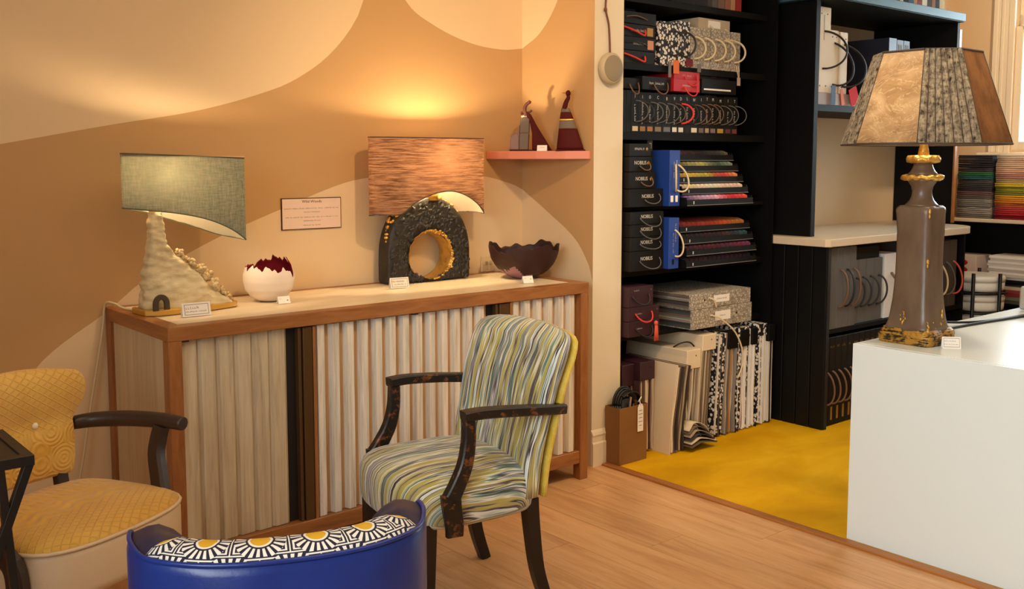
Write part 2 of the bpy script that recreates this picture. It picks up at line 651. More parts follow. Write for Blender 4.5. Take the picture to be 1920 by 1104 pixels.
    def grid(s, fn, nu, nv, uvfn=None, smooth=True):
        V = [[s.bm.verts.new(fn(i / nu, j / nv)) for j in range(nv + 1)] for i in range(nu + 1)]
        uv = s.bm.loops.layers.uv.verify() if uvfn else None
        for i in range(nu):
            for j in range(nv):
                f = s.face((V[i][j], V[i + 1][j], V[i + 1][j + 1], V[i][j + 1]))
                f.smooth = smooth
                if uvfn:
                    for lp, (a, b) in zip(f.loops, ((i, j), (i + 1, j), (i + 1, j + 1), (i, j + 1))):
                        lp[uv].uv = uvfn(a / nu, b / nv)
        return s


def spline(pts, k=6):
    pts = [Vector(p) for p in pts]
    out = []
    n = len(pts)
    for i in range(n - 1):
        p0, p1, p2, p3 = pts[max(i - 1, 0)], pts[i], pts[i + 1], pts[min(i + 2, n - 1)]
        for j in range(k):
            t = j / k
            out.append(.5 * ((2 * p1) + (p2 - p0) * t + (2 * p0 - 5 * p1 + 4 * p2 - p3) * t * t + (3 * p1 - p0 - 3 * p2 + p3) * t ** 3))
    out.append(pts[-1])
    return out


def interp(tab, x):
    if x <= tab[0][0]:
        return tab[0][1]
    for (a, fa), (b, fb) in zip(tab, tab[1:]):
        if x <= b:
            return fa + (fb - fa) * (x - a) / (b - a)
    return tab[-1][1]


def smooth_interp(tab, x):
    """monotone-ish Catmull-Rom through a table"""
    n = len(tab)
    if x <= tab[0][0]:
        return tab[0][1]
    if x >= tab[-1][0]:
        return tab[-1][1]
    for i in range(n - 1):
        if x <= tab[i + 1][0]:
            x0, y0 = tab[i]
            x1, y1 = tab[i + 1]
            xm, ym = tab[max(i - 1, 0)]
            xp, yp = tab[min(i + 2, n - 1)]
            m0 = (y1 - ym) / (x1 - xm)
            m1 = (yp - y0) / (xp - x0)
            h = x1 - x0
            t = (x - x0) / h
            return (2 * t ** 3 - 3 * t * t + 1) * y0 + (t ** 3 - 2 * t * t + t) * h * m0 + (-2 * t ** 3 + 3 * t * t) * y1 + (t ** 3 - t * t) * h * m1


def thing(name, label, cat, loc=(0, 0, 0), rotz=0, group=None):
    o = bpy.data.objects.new(name, None)
    o.empty_display_size = .05
    COL.objects.link(o)
    o.location = loc
    o.rotation_euler = (0, 0, rotz)
    o['label'] = label
    o['category'] = cat
    if group:
        o['group'] = group
    return o


def tag(o, label, cat, group=None):
    o['label'] = label
    o['category'] = cat
    if group:
        o['group'] = group
    return o


def mtx_of(o):
    m = Matrix.Translation(o.location) @ o.rotation_euler.to_matrix().to_4x4()
    return mtx_of(o.parent) @ m if o.parent else m


def ob(name, mb, mat, parent=None, w=False, smooth=None, base=False, recalc=True):
    """one mesh object; w=True: mesh was drawn in world coordinates"""
    bm = mb.bm
    if recalc:
        bmesh.ops.recalc_face_normals(bm, faces=bm.faces)
    if w and parent:
        bm.transform(mtx_of(parent).inverted())
    loc = None
    if base:
        xs = [v.co for v in bm.verts]
        loc = Vector(((min(v.x for v in xs) + max(v.x for v in xs)) / 2, (min(v.y for v in xs) + max(v.y for v in xs)) / 2, min(v.z for v in xs)))
        bm.transform(Matrix.Translation(-loc))
    if smooth is not None:
        for f in bm.faces:
            f.smooth = smooth
    me = bpy.data.meshes.new(name)
    bm.to_mesh(me)
    bm.free()
    o = bpy.data.objects.new(name, me)
    for m in (mat if isinstance(mat, (list, tuple)) else [mat]):
        me.materials.append(m)
    COL.objects.link(o)
    if parent:
        o.parent = parent
    if loc:
        o.location = loc
    return o


def struct(name, mb, mat, parent=None, **kw):
    o = ob(name, mb, mat, parent, **kw)
    o['kind'] = 'structure'
    return o


def strokes(body, size):
    """print too small to read: rows of letter-like strokes"""
    m = MB()
    x = -len(body) * size * .29
    for ch in body:
        if ch != ' ':
            h = size * random.choice((.46, .46, .50, .68))
            a, s_ = size * .09, size * .40
            y0 = -size * .25
            bars = [(x, x + a, y0, y0 + h)]
            g = random.random()
            if g < .75:
                bars.append((x + s_ - a, x + s_, y0, y0 + size * .46))
            if g < .5:
                bars.append((x + a, x + s_ - a, y0 + size * .38, y0 + size * .46))
            elif g > .6:
                bars.append((x + a, x + s_ - a, y0, y0 + size * .08))
            for q in bars:
                m.face([m.bm.verts.new(p) for p in ((q[0], q[2], 0), (q[1], q[2], 0), (q[1], q[3], 0), (q[0], q[3], 0))])
        x += size * .58
    me = bpy.data.meshes.new('lettering')
    m.bm.to_mesh(me)
    m.bm.free()
    return me


def lettering(body, size, loc, rot, mat, parent, name='lettering', sx=1, w=True, align='CENTER', depth=.0003):
    if body not in ('NOBILIS', 'Wild Woods') and len(body) > 1:
        me = strokes(body, size)
        me.materials.append(mat)
        m = Matrix.Translation(loc) @ rot.to_4x4() @ Matrix.Diagonal((sx, 1, 1, 1))
        if w and parent:
            m = mtx_of(parent).inverted() @ m
        me.transform(m)
        o = bpy.data.objects.new(name, me)
        COL.objects.link(o)
        o.parent = parent
        return o
    c = bpy.data.curves.new(name, 'FONT')
    c.body = body
    c.size = size
    c.align_x = align
    c.align_y = 'CENTER'
    c.resolution_u = 2
    c.extrude = depth
    t = bpy.data.objects.new(name, c)
    me = bpy.data.meshes.new_from_object(t)
    bpy.data.objects.remove(t)
    me.name = name
    me.materials.append(mat)
    m = Matrix.Translation(loc) @ rot.to_4x4() @ Matrix.Diagonal((sx, 1, 1, 1))
    if w and parent:
        m = mtx_of(parent).inverted() @ m
    me.transform(m)
    o = bpy.data.objects.new(name, me)
    COL.objects.link(o)
    o.parent = parent
    return o


from mathutils import Euler
FRONT = Euler((R(90), 0, 0)).to_matrix()            # reads from -Y
FRONT_V = Euler((R(90), R(90), 0)).to_matrix()      # reads downwards, from -Y
LEFTF = Euler((R(90), 0, R(-90))).to_matrix()       # reads from -X


def copy_tree(o, parent=None):
    c = o.copy()
    COL.objects.link(c)
    if parent:
        c.parent = parent
    for ch in list(o.children):
        copy_tree(ch, c)
    return c


# ---------------------------------------------------------------- the setting
XL, XR, YF, YB, ZC = -1.65, 7.0, -2.2, 3.68, 2.75
XA, YN, XN = 3.15, 3.19, 3.335            # alcove corner, nib face, nib right edge
c1 = [(-1.65, .95), (0, 1.27), (.5, 1.385), (.846, 1.453), (1.198, 1.523), (1.555, 1.591), (1.866, 1.686), (2.0, 1.755), (2.11, 1.838), (2.213, 1.955), (2.272, 2.07), (2.33, 2.3), (2.36, 2.75)]
c2 = [(2.30, 2.75), (2.37, 2.3), (2.482, 2.091), (2.623, 2.001), (2.831, 1.935), (3.021, 1.917), (3.15, 1.93)]
c3 = [(-1.65, 0), (.55, 0), (.75, .42), (.912, .663), (1.003, .746), (1.172, .853), (1.311, .958), (1.582, 1.093), (1.854, 1.197), (2.15, 1.3), (2.308, 1.327), (2.587, 1.341), (2.907, 1.325), (3.086, 1.285), (3.15, 1.26)]
c2s = [(3.19, 2.75), (3.30, 2.40), (3.43, 2.13), (3.546, 1.997), (3.68, 1.93)]
c3s = [(3.19, .85), (3.212, .92), (3.3, 1.035), (3.482, 1.15), (3.68, 1.26)]


def mural(mb, cols, P, split, lo, hi):
    """paint fields as faces of the wall: below lo cream, above hi cream, tan between"""
    for a, b in zip(cols, cols[1:]):
        za, zb = [0] + [max(0, min(ZC, f(a))) for f in (lo, hi)] + [ZC], [0] + [max(0, min(ZC, f(b))) for f in (lo, hi)] + [ZC]
        for k in range(3):
            q = [P(a, za[k]), P(b, zb[k]), P(b, zb[k + 1]), P(a, za[k + 1])]
            q = [x for i, x in enumerate(q) if (Vector(x) - Vector(q[i - 1])).length > 1e-6]
            if len(q) < 3:
                continue
            mb.mi = 1 if k == 1 else 0
            mb.face([mb.bm.verts.new(x) for x in q])


mb = MB()
cols = [XL + (2.315 - XL) * i / 110 for i in range(111)]
mural(mb, cols, lambda x, z: (x, YB, z), None, lambda x: smooth_interp(c3, x), lambda x: smooth_interp(c1, x))
cols = [2.315 + (XA - 2.315) * i / 50 for i in range(51)]
mural(mb, cols, lambda x, z: (x, YB, z), None, lambda x: smooth_interp(c3, x), lambda x: max(smooth_interp(c2, x), smooth_interp(c3, x)))
mb.mi = 0
mb.box(XL, XN, YB + .001, YB + .11, 0, ZC)
struct('wall_back', mb, [M_cream, M_tan], recalc=False)

mb = MB()
cols = [YN + (YB - YN) * i / 40 for i in range(41)]
mural(mb, cols, lambda y, z: (XA, y, z), None, lambda y: smooth_interp(c3s, y), lambda y: smooth_interp(c2s, y))
mb.mi = 2
mb.box(XA + .001, XN, YN, YB, 0, ZC)
struct('wall_nib', mb, [M_cream, M_tan, M_nib], recalc=False)

prof = [(0, 0), (.016, 0), (.016, .105), (.011, .112), (.011, .135), (.014, .145), (.009, .158), (.003, .165), (0, .168)]
mb = MB()
mb.rings([[(XA - .004, YN - a, z) for a, z in prof], [(XN, YN - a, z) for a, z in prof]], smooth=False)
struct('baseboard_nib', mb, M_nib)

struct('floor', MB().box(XL, XR, YF, YB + .1, -.06, -.008), plain('subfloor_dark', '#2A1A0E', .9))
floor = bpy.data.objects['floor']
pw, x = .188, 3.197
row = 0
while x > XL + .02:
    y = YF - (row * .617) % 1.45
    x0 = max(x - pw, XL)
    while y < YB:
        y1 = y + 1.45
        a, b = max(y, YF), min(y1, YB)
        if b - a > .02:
            struct('plank', MB().box(x0 + .0008, x - .0008, a + .0008, b - .0008, -.008, 0), M_floor, floor)
        y = y1
    x -= pw
    row += 1
struct('trim_1', MB().box(3.198, 3.238, YF, YN - .02, -.008, .009, .003), M_thr)
tag(ob('carpet', MB().box(3.239, XR - .01, YF + .01, 3.46, -.008, .008, .002), M_carpet, base=True), 'mustard yellow carpet covering the shop area floor', 'carpet')
struct('ceiling', MB().box(XL, XR, YF, YB + .12, ZC, ZC + .06), M_ceil)
struct('wall_left', MB().box(XL - .1, XL, YF, YB + .1, 0, ZC), M_cream)
struct('wall_front', MB().box(XL - .1, XR + .1, YF - .1, YF, 0, ZC), M_ceil)
struct('wall_recess', MB().box(XN, 4.50, 3.785, 3.86, 0, ZC), M_black)
struct('wall_nook', MB().box(4.50, XR + .1, 3.475, 3.86, 0, ZC), M_shopwall)

# right wall with the garden window
WY0, WY1, WZ0, WZ1 = 1.75, 3.07, 1.47, 2.6
mb = MB()
mb.box(XR, XR + .22, YF, WY0, 0, ZC)
mb.box(XR, XR + .22, WY1, 3.475, 0, ZC)
mb.box(XR, XR + .22, WY0, WY1, 0, WZ0)
mb.box(XR, XR + .22, WY0, WY1, WZ1, ZC)
struct('wall_right', mb, M_shopwall)
M_sash = plain('cream_window_paint', '#EAD8BC', .4)
win = thing('window_1', 'white painted sash window over the fabric shelf', 'window', (XR, (WY0 + WY1) / 2, WZ0))
del win['category'], win['label']
win['kind'] = 'structure'
mb = MB()
for y0, y1 in ((WY1 - .012, WY1 + .125), (WY0 - .15, WY0 + .012)):
    s = 1 if y1 > WY1 else -1
    mb.box(XR - .022, XR, y0, y1, WZ0 - .02, WZ1 + .15, .004)
    e = y1 if s > 0 else y0
    mb.box(XR - .04, XR - .02, min(e, e - s * .035), max(e, e - s * .035), WZ0 - .02, WZ1 + .15, .006)
    mb.box(XR - .032, XR - .02, min(e - s * .05, e - s * .075), max(e - s * .05, e - s * .075), WZ0 - .02, WZ1 + .15, .005)
    mb.box(XR - .028, XR - .02, min(e - s * .10, e - s * .14), max(e - s * .10, e - s * .14), WZ0 - .02, WZ1 + .15, .004)
mb.box(XR - .03, XR, WY0 - .15, WY1 + .125, WZ1, WZ1 + .15, .006)
ob('architrave', mb, M_sash, win, w=True)
ob('sill', MB().box(XR - .14, XR + .03, WY0 - .2, WY1 + .16, WZ0 - .055, WZ0 - .018, .012, 2), M_sash, win, w=True)
mb = MB()
for x0, z0, z1 in ((XR + .03, WZ0 - .02, 2.30), (XR + .08, 2.27, WZ1)):
    mb.box(x0, x0 + .045, WY0, WY0 + .05, z0, z1, .004)
    mb.box(x0, x0 + .045, WY1 - .05, WY1, z0, z1, .004)
    mb.box(x0, x0 + .045, WY0 + .05, WY1 - .05, z0, z0 + (.075 if z0 < 2 else .045), .004)
    mb.box(x0, x0 + .045, WY0 + .05, WY1 - .05, z1 - .045, z1, .004)
ob('sash_frame', mb, M_sash, win, w=True)
ob('pane', MB().box(XR + .05, XR + .054, WY0 + .045, WY1 - .045, WZ0 + .05, 2.26), M_glass, win, w=True)
ob('pane', MB().box(XR + .10, XR + .104, WY0 + .045, WY1 - .045, 2.31, WZ1 - .04), M_glass, win, w=True)
lt = MB().tube([(XR + .01, 2.995, 2.29), (XR - .01, 2.995, 2.33), (XR - .005, 2.99, 2.36), (XR + .01, 3.005, 2.39)], .009, 6, smooth_n=4)
ob('latch', lt, M_sash, win, w=True)

# planting outside the window
random.seed(3)
mb = MB()
for i in range(420):
    p = Vector((9.9 + random.random() * .7, .6 + random.random() * 4.2, .2 + random.random() * 1.5))
    d = Vector((random.uniform(-1, 1), random.uniform(-1, 1), random.uniform(-.6, .6))).normalized() * .14
    n = d.cross(Vector((random.uniform(-1, 1), random.uniform(-1, 1), 1))).normalized() * .06
    mb.face([mb.bm.verts.new(q) for q in (p - d, p + n, p + d, p - n)])
hd = thing('garden_hedge', 'pale green leafy hedge seen outside the right window', 'hedge', (10.2, 2.6, 0))
fo = ob('foliage', mb, M_hedge, hd, w=True, recalc=False)
fo['kind'] = 'stuff'
ob('core', MB().box(10.15, 10.5, .5, 4.9, 0, 1.5, .1, 2), M_hedge, hd, w=True)
struct('garden_ground', MB().box(7.25, 13, -3, 8, -.06, -.01), plain('garden_paving', '#B5B2A6', .9))  # paved ground outside the window


# ---------------------------------------------------------------- sideboard
X0, X1, Y0, Y1, ZT = 1.165, 3.02, 3.08, 3.672, .872
sb = thing('sideboard', 'long oak framed sideboard with limewashed slatted doors against the mural wall', 'sideboard', ((X0 + X1) / 2, (Y0 + Y1) / 2, 0))
pt = .046
for x in (X0, X1 - pt):
    for y in (Y0, Y1 - pt):
        ob('post', MB().box(x, x + pt, y, y + pt, 0, ZT - .046, .002), M_oak, sb, w=True)
mb = MB().prism([(X0, Y0), (X1, Y0), (X1 - .055, Y0 + .055), (X0 + .055, Y0 + .055)], 'xy', ZT - .046, ZT, .0015)
ob('top_rail', mb, M_oakx, sb, w=True)
mb = MB().prism([(X0, Y1), (X0 + .055, Y1 - .03), (X1 - .055, Y1 - .03), (X1, Y1)], 'xy', ZT - .046, ZT, .0015)
ob('top_rail', mb, M_oakx, sb, w=True)
for a, b in ((X0, X0 + .055), (X1, X1 - .055)):
    mb = MB().prism([(a, Y0), (b, Y0 + .055), (b, Y1 - .03), (a, Y1)], 'xy', ZT - .046, ZT, .0015)
    ob('top_rail', mb, M_oaky, sb, w=True)
ob('top_panel', MB().box(X0 + .056, X1 - .056, Y0 + .056, Y1 - .031, ZT - .03, ZT - .002), M_topp, sb, w=True)
ob('bottom_rail', MB().box(X0 + pt, X1 - pt, Y0 + .003, Y0 + .05, .075, .13, .002), M_oakx, sb, w=True)
ob('bottom_rail', MB().box(X0 + .006, X0 + .04, Y0 + pt, Y1 - pt, .075, .13, .002), M_oaky, sb, w=True)
ob('bottom_rail', MB().box(X1 - .04, X1 - .006, Y0 + pt, Y1 - pt, .075, .13, .002), M_oaky, sb, w=True)
ob('base_panel', MB().box(X0 + .04, X1 - .04, Y0 + .05, Y1 - .01, .1, .118), M_oakx, sb, w=True)
ob('side_panel', MB().box(X0 + .012, X0 + .026, Y0 + pt, Y1 - pt, .13, ZT - .046), M_endp, sb, w=True)
ob('side_panel', MB().box(X1 - .026, X1 - .012, Y0 + pt, Y1 - pt, .13, ZT - .046), M_endp, sb, w=True)
ob('back_panel', MB().box(X0 + pt, X1 - pt, Y1 - .02, Y1 - .008, .1, ZT - .046), M_endp, sb, w=True)
# shadow gap board that carries the doors
ob('inner_face', MB().box(X0 + pt, X1 - pt, Y0 + .048, Y0 + .056, .13, ZT - .046), M_darkbr, sb, w=True)
ZD0, ZD1 = .131, ZT - .05


def slat_door(xa, xb, n, rec, frac=.66, gm=None, sm=None):
    d = ob('door', MB().box(xa, xb, Y0 + .036, Y0 + .047, ZD0, ZD1), gm or M_groove, sb, w=True)
    p = (xb - xa) / n
    for i in range(n):
        a = xa + i * p
        w_ = p * frac
        # wide pale face, its edges sloping back to the groove
        pts = [(a, Y0 + .036), (a + .007, Y0 + .036 - rec), (a + w_, Y0 + .036 - rec + .004), (a + w_ + .006, Y0 + .036)]
        m = MB().prism(pts, 'xy', ZD0 + random.uniform(0, .002), ZD1, 0)
        ob('slat', m, sm or M_lime, d, w=True)
    return d


slat_door(1.213, 1.590, 6, .011, .86, M_groove2, M_lime2)
slat_door(1.694, 2.474, 13, .024, .60)
slat_door(2.594, 2.972, 6, .024, .60)
for xa, xb in ((1.590, 1.694), (2.474, 2.594)):
    ob('channel_back', MB().box(xa, xb, Y0 + .040, Y0 + .047, ZD0 - .02, ZD1), M_darkbr, sb, w=True)
    ob('channel_strip', MB().box(xa + .036, xa + .048, Y0 + .012, Y0 + .040, ZD0 - .02, ZD1, .002), M_bronze, sb, w=True)
    ob('channel_strip', MB().box(xa + .053, xb - .016, Y0 + .008, Y0 + .040, ZD0 - .02, ZD1, .002), M_bronze, sb, w=True)
    ob('channel_strip', MB().box(xb - .013, xb - .002, Y0 + .006, Y0 + .040, ZD0 - .02, ZD1, .002), M_oak, sb, w=True)
ob('door_catch', MB().box(1.213, 1.235, Y0 + .004, Y0 + .03, ZD1 - .002, ZD1 + .004), M_satinblack, sb, w=True)
ob('door_catch', MB().box(2.10, 2.125, Y0 + .004, Y0 + .03, ZD1 - .002, ZD1 + .004), M_satinblack, sb, w=True)

# ---------------------------------------------------------------- wall sign, socket, corner shelf, wall puck
sg = thing('wall_sign', 'pink-toned printed sign with brown border on the mural wall', 'sign', (2.006, YB - .004, 1.117))
mb = MB().box(1.869, 2.143, YB - .006, YB - .001, 1.117, 1.246)
ob('border', mb, M_inkb, sg, w=True)
ob('sheet', MB().box(1.8725, 2.1395, YB - .0075, YB - .005, 1.1205, 1.2425), plain('pinkish_paper', '#E9CDBA', .7), sg, w=True)
for txt, size, z in (('Wild Woods', .0155, 1.231), ('Textured wooden floral inspirations. Prices starting for the', .0068, 1.203), ('bespoke dimensions', .0068, 1.188),
                     ('Made by nature, and handmade with love to a special in the', .0068, 1.167), ('embracement by wood', .0068, 1.152), ('Sculpted and carved', .0068, 1.134)):
    lettering(txt, size, (2.006, YB - .0078, z), FRONT, M_inkb, sg, sx=1.05 if size < .01 else 1.1)

so = thing('wall_socket', 'brushed square wall socket low on the mural wall behind the bowl', 'socket', (2.933, YB, .878))
ob('plate', MB().box(2.893, 2.973, YB - .008, YB, .872, .948, .003), plain('beige_socket_plate', '#D9BE93', .35), so, w=True)
ob('switch', MB().box(2.912, 2.930, YB - .012, YB - .007, .905, .925, .002), plain('socket_grey', '#A79577', .4), so, w=True)
ob('switch', MB().box(2.938, 2.956, YB - .012, YB - .007, .905, .925, .002), plain('socket_grey', '#A79577', .4), so, w=True)

pts = [(2.925, YB - .001), (XA - .001, YB - .001), (XA - .001, 3.205)]
arc = [(3.145 - .0, 3.205), (3.07, 3.29), (3.00, 3.41), (2.95, 3.54)]
pts = pts + [(3.135, 3.205)] + arc[1:]
mb = MB().prism(pts, 'xy', 1.404, 1.441, .002)
tag(ob('corner_shelf', mb, M_pink, base=True), 'coral pink floating corner shelf high in the alcove', 'shelf')

pk = thing('wall_speaker', 'round taupe wall disc hanging from a brown cord on the pillar', 'speaker', (3.236, YN - .02, 1.739))
mb = MB().lathe([(.0, 0), (.058, 0), (.069, .006), (.071, .014), (.069, .026), (.062, .033), (.058, .034)], 40)
b = mb.bm
bmesh.ops.transform(b, matrix=Matrix.Translation((3.236, YN - .002, 1.806)) @ Euler((R(90), 0, 0)).to_matrix().to_4x4(), verts=b.verts)
ob('shell', mb, M_puck, pk, w=True)
mb = MB().lathe([(0, .031), (.057, .031), (.059, .0335), (.055, .0355), (0, .036)], 40)
b = mb.bm
bmesh.ops.transform(b, matrix=Matrix.Translation((3.236, YN - .002, 1.806)) @ Euler((R(90), 0, 0)).to_matrix().to_4x4(), verts=b.verts)
ob('face', mb, M_puckf, pk, w=True)
mb = MB().tube([(3.236, YN - .012, 1.873), (3.231, YN - .014, 1.93), (3.226, YN - .012, 2.0), (3.205, YN - .014, 2.06), (3.208, YN - .012, 2.11), (3.214, YN - .01, 2.2), (3.216, YN - .006, 2.3)], .0045, 6, smooth_n=5)
ob('cord', mb, M_leath, pk, w=True)
mb = MB().ball((3.203, YN - .014, 2.062), .009, 1, .8, 1.2)
ob('knot', mb, M_leath, pk, w=True)
ob('hook', MB().box(3.209, 3.223, YN - .016, YN, 2.295, 2.315, .003), M_leath, pk, w=True)


# ---------------------------------------------------------------- price cards (tent cards)
def price_card(x, y, z, w_, h_, yaw, label, lines, group=None):
    t = thing('price_card', label, 'card', (x, y, z), yaw, group)
    d = .012
    a = MB()
    a.prism([(-d, 0), (-d + .0008, 0), (.0008, h_), (0, h_)], 'yz', -w_ / 2, w_ / 2)
    a.prism([(d, 0), (d - .0008, 0), (-.0002, h_ - .001), (.0006, h_)], 'yz', -w_ / 2, w_ / 2)
    ob('sheet', a, M_paper, t)
    tilt = math.atan2(d, h_)
    rot = Euler((R(90) - tilt, 0, 0)).to_matrix()
    if h_ > .036:
        m = MB()
        for x0, x1, f0, f1 in ((-.42, .42, .86, .90), (-.42, .42, .12, .16), (-.43, -.41, .12, .90), (.41, .43, .12, .90)):
            q = [(x0 * w_, f0), (x1 * w_, f0), (x1 * w_, f1), (x0 * w_, f1)]
            m.face([m.bm.verts.new((x, -d * (1 - f) - .0006, f * h_)) for x, f in q])
        ob('border', m, plain('pale_grey_ink', '#8E8880', .8), t)
    for body, size, fx, fz in lines:
        if body == '.':
            m = MB().ball((fx * w_, -d * (1 - fz) - .0004, fz * h_), size * .22, 1.1, .2, 1, sub=1)
            ob('dot', m, M_ink, t)
            continue
        m = (Matrix.Translation((fx * w_, -d * (1 - fz) - .0007, fz * h_)) @ rot.to_4x4())
        lettering(body, size, m.to_translation(), rot, M_ink, t, w=False)
    return t


yw = R(-39)
price_card(1.338, 3.272, ZT, .098, .045, R(-2), 'white price card in front of the green shaded lamp', [('nnnnnn', .013, -.14, .62), ('nnnnnnnnn nnnnnn', .0078, -.02, .36)])
price_card(1.706, 3.352, ZT, .046, .026, R(-6), 'small white price card in front of the cracked white egg', [('nnn', .005, -.3, .66), ('.', .011, .28, .42)])
price_card(2.283, 3.452, ZT, .085, .043, R(-8), 'white price card at the left foot of the black arch lamp', [('nnnnnnnnn', .011, -.08, .64), ('nnnnnnnnnn nn', .0078, .02, .36)])
price_card(2.80, 3.235, ZT, .050, .030, R(-10), 'small white price card in front of the burgundy bowl', [('nnn', .006, -.2, .7), ('.', .011, .25, .55)])
price_card(3.03, 3.40, 1.4412, .045, .026, R(-50), 'small white price card at the foot of the grey tower sculpture', [('nnnnnnn', .006, .0, .6)])
price_card(3.085, 3.315, 1.4412, .048, .026, R(-50), 'small white price card between the two burgundy sculptures', [('nn', .006, -.22, .6), ('.', .013, .24, .5)])
price_card(3.418, 1.665, .740, .062, .040, R(-50), 'white price card leaning by the tall brown lamp', [('nnnnnnnnn', .0075, -.08, .64), ('nnnnnnnnnnnnnn', .0062, -.02, .36)])

# ---------------------------------------------------------------- green shaded lamp
gl = thing('table_lamp', 'table lamp with sage green swept shade on an ivory plaster slope', 'lamp', (1.37, 3.42, ZT))
mb = MB()
base = [(1.19 + .005, 3.36), (1.25, 3.335), (1.40, 3.345), (1.52, 3.375), (1.545, 3.405), (1.53, 3.44), (1.40, 3.475), (1.22, 3.48), (1.19, 3.46)]
base = [tuple(v)[:2] for v in spline([(p[0], p[1], 0) for p in base + base[:1]], 4)][:-1]
mb.prism(base, 'xy', ZT, ZT + .02, .003)
ob('base', mb, M_brass, gl, w=True, smooth=False)
# slope body: sections along height, wavy relief pushed out of the surface
tabL = [(.888, 1.203), (.94, 1.207), (1.0, 1.215), (1.06, 1.226), (1.11, 1.235), (1.17, 1.240), (1.222, 1.243)]
tabR = [(.888, 1.535), (.915, 1.50), (.941, 1.462), (.99, 1.415), (1.044, 1.360), (1.075, 1.325), (1.104, 1.301), (1.16, 1.289), (1.222, 1.285)]
rr = []
nz, na = 64, 84
for i in range(nz + 1):
    z = .890 + (1.222 - .890) * i / nz
    l, r = smooth_interp(tabL, z), smooth_interp(tabR, z)
    cx_, hx = (l + r) / 2, (r - l) / 2
    hy = .058 + (.024 - .058) * ((z - .89) / .332) ** .6
    ring = []
    for k in range(na):
        a = 2 * math.pi * k / na
        ca, sa = math.cos(a), math.sin(a)
        p = 4.5
        q = (abs(ca) ** p + abs(sa) ** p) ** (-1 / p)
        vx, vy = cx_ + hx * q * ca, 3.42 + hy * q * sa
        wv = noise.noise(Vector((vx * 24, vy * 20, z * 58))) * .010 + noise.noise(Vector((vx * 50, 3, z * 120))) * .005
        d = Vector((ca * .35, sa, 0)).normalized()
        ring.append((vx + d.x * wv, vy + d.y * wv, z))
    rr.append(ring)
mb = MB().rings(rr)
ob('body', mb, M_plaster, gl, w=True)
mb = MB().lathe([(.0, 0), (.021, 0), (.021, .012), (.012, .015), (.012, .05), (.014, .05), (.014, .085), (0, .085)], 16, (1.265, 3.42, 1.222))
ob('socket', mb, M_gold, gl, w=True)
ob('bulb', MB().ball((1.30, 3.42, 1.345), .016, 1, 1, 1.2), M_bulb1, gl, w=True)
mb = MB().tube([(1.265, 3.42, 1.30), (1.28, 3.42, 1.312), (1.30, 3.42, 1.332)], .010, 8)
ob('bulb_holder', mb, M_brass, gl, w=True)
# arched door at the foot
a = [(1.247 + .019 * math.cos(t), .912 + .024 * math.sin(t)) for t in [math.pi * k / 10 for k in range(11)]]
pth = [(1.266, 3.345, .890)] + [(x, 3.345, z) for x, z in a] + [(1.228, 3.345, .890)]
ob('door_arch', MB().bar(pth, .012, .018, (0, 1, 0)), plain('pewter_arch', '#4D4232', .5, .4), gl, w=True)
# roses climbing the slope
random.seed(11)
for i, (x, z, r) in enumerate([(1.335, 1.080, .015), (1.356, 1.056, .019), (1.380, 1.040, .020), (1.412, 1.018, .019), (1.440, .990, .022), (1.462, .958, .024), (1.490, .930, .020), (1.520, .906, .018)]):
    m = MB()
    m.ball((0, 0, 0), r * .6, sub=1)
    for k in range(9):
        a_ = k * 2.4
        d = Vector((math.cos(a_), math.sin(a_), .35 * math.sin(k * 1.7)))
        q = r * (.42 + .05 * k)
        m.ball((d.x * q, d.y * q, d.z * q), r * .5, 1, 1, .7, sub=1)
    bmesh.ops.transform(m.bm, matrix=Matrix.Translation((x, 3.40 + .012 * math.sin(i * 2), z)) @ Euler((1.1, .4 * i, .7 * i)).to_matrix().to_4x4(), verts=m.bm.verts)
    ob('rose', m, M_rose, gl, w=True)


def swept_shade(parent, cx_, cy_, a, b, ztop, zf, zb, mat, n=72, p=2.0):
    """oval shade; lower edge height zf(x) on the near half, zb(x) on the far half"""
    ring = []
    for k in range(n):
        t = 2 * math.pi * k / n
        q = (abs(math.cos(t)) ** p + abs(math.sin(t)) ** p) ** (-1 / p)
        x, y = cx_ + a * q * math.cos(t), cy_ + b * q * math.sin(t)
        f = (math.sin(t) + 1) / 2
        f = f * f * (3 - 2 * f)
        ring.append((x, y, zf(x) * (1 - f) + zb(x) * f, (Vector((math.cos(t) / a, math.sin(t) / b, 0))).normalized()))
    m = MB()
    nv = 10
    rows = []
    for j in range(nv + 1):
        rows.append([(x, y, z0 + (ztop(x) - z0) * j / nv) for x, y, z0, nn in ring])
    m.rings(rows, cap=False)
    ob('shade', m, mat, parent, w=True)
    m = MB()
    rows = []
    for j in range(nv + 1):
        rows.append([(x - nn.x * .0015, y - nn.y * .0015, z0 + (ztop(x) - z0) * j / nv) for x, y, z0, nn in ring])
    m.rings(rows, cap=False)
    ob('lining', m, M_lincream, parent, w=True)
    for nm, zz in (('top_rim', lambda q: ztop(q[0])), ('bottom_rim', lambda q: q[2])):
        m = MB()
        rr_ = []
        for q in ring:
            c_ = Vector((q[0], q[1], zz(q)))
            rr_.append([c_ + q[3] * u + Vector((0, 0, v)) for u, v in ((.0015, -.002), (.0015, .002), (-.0015, .002), (-.0015, -.002))])
        m.rings(rr_, loop=True, smooth=False)
        ob(nm, m, M_rim if mat != M_shgreen else plain('sage_binding', '#4C523F', .7), parent, w=True)
    return ring


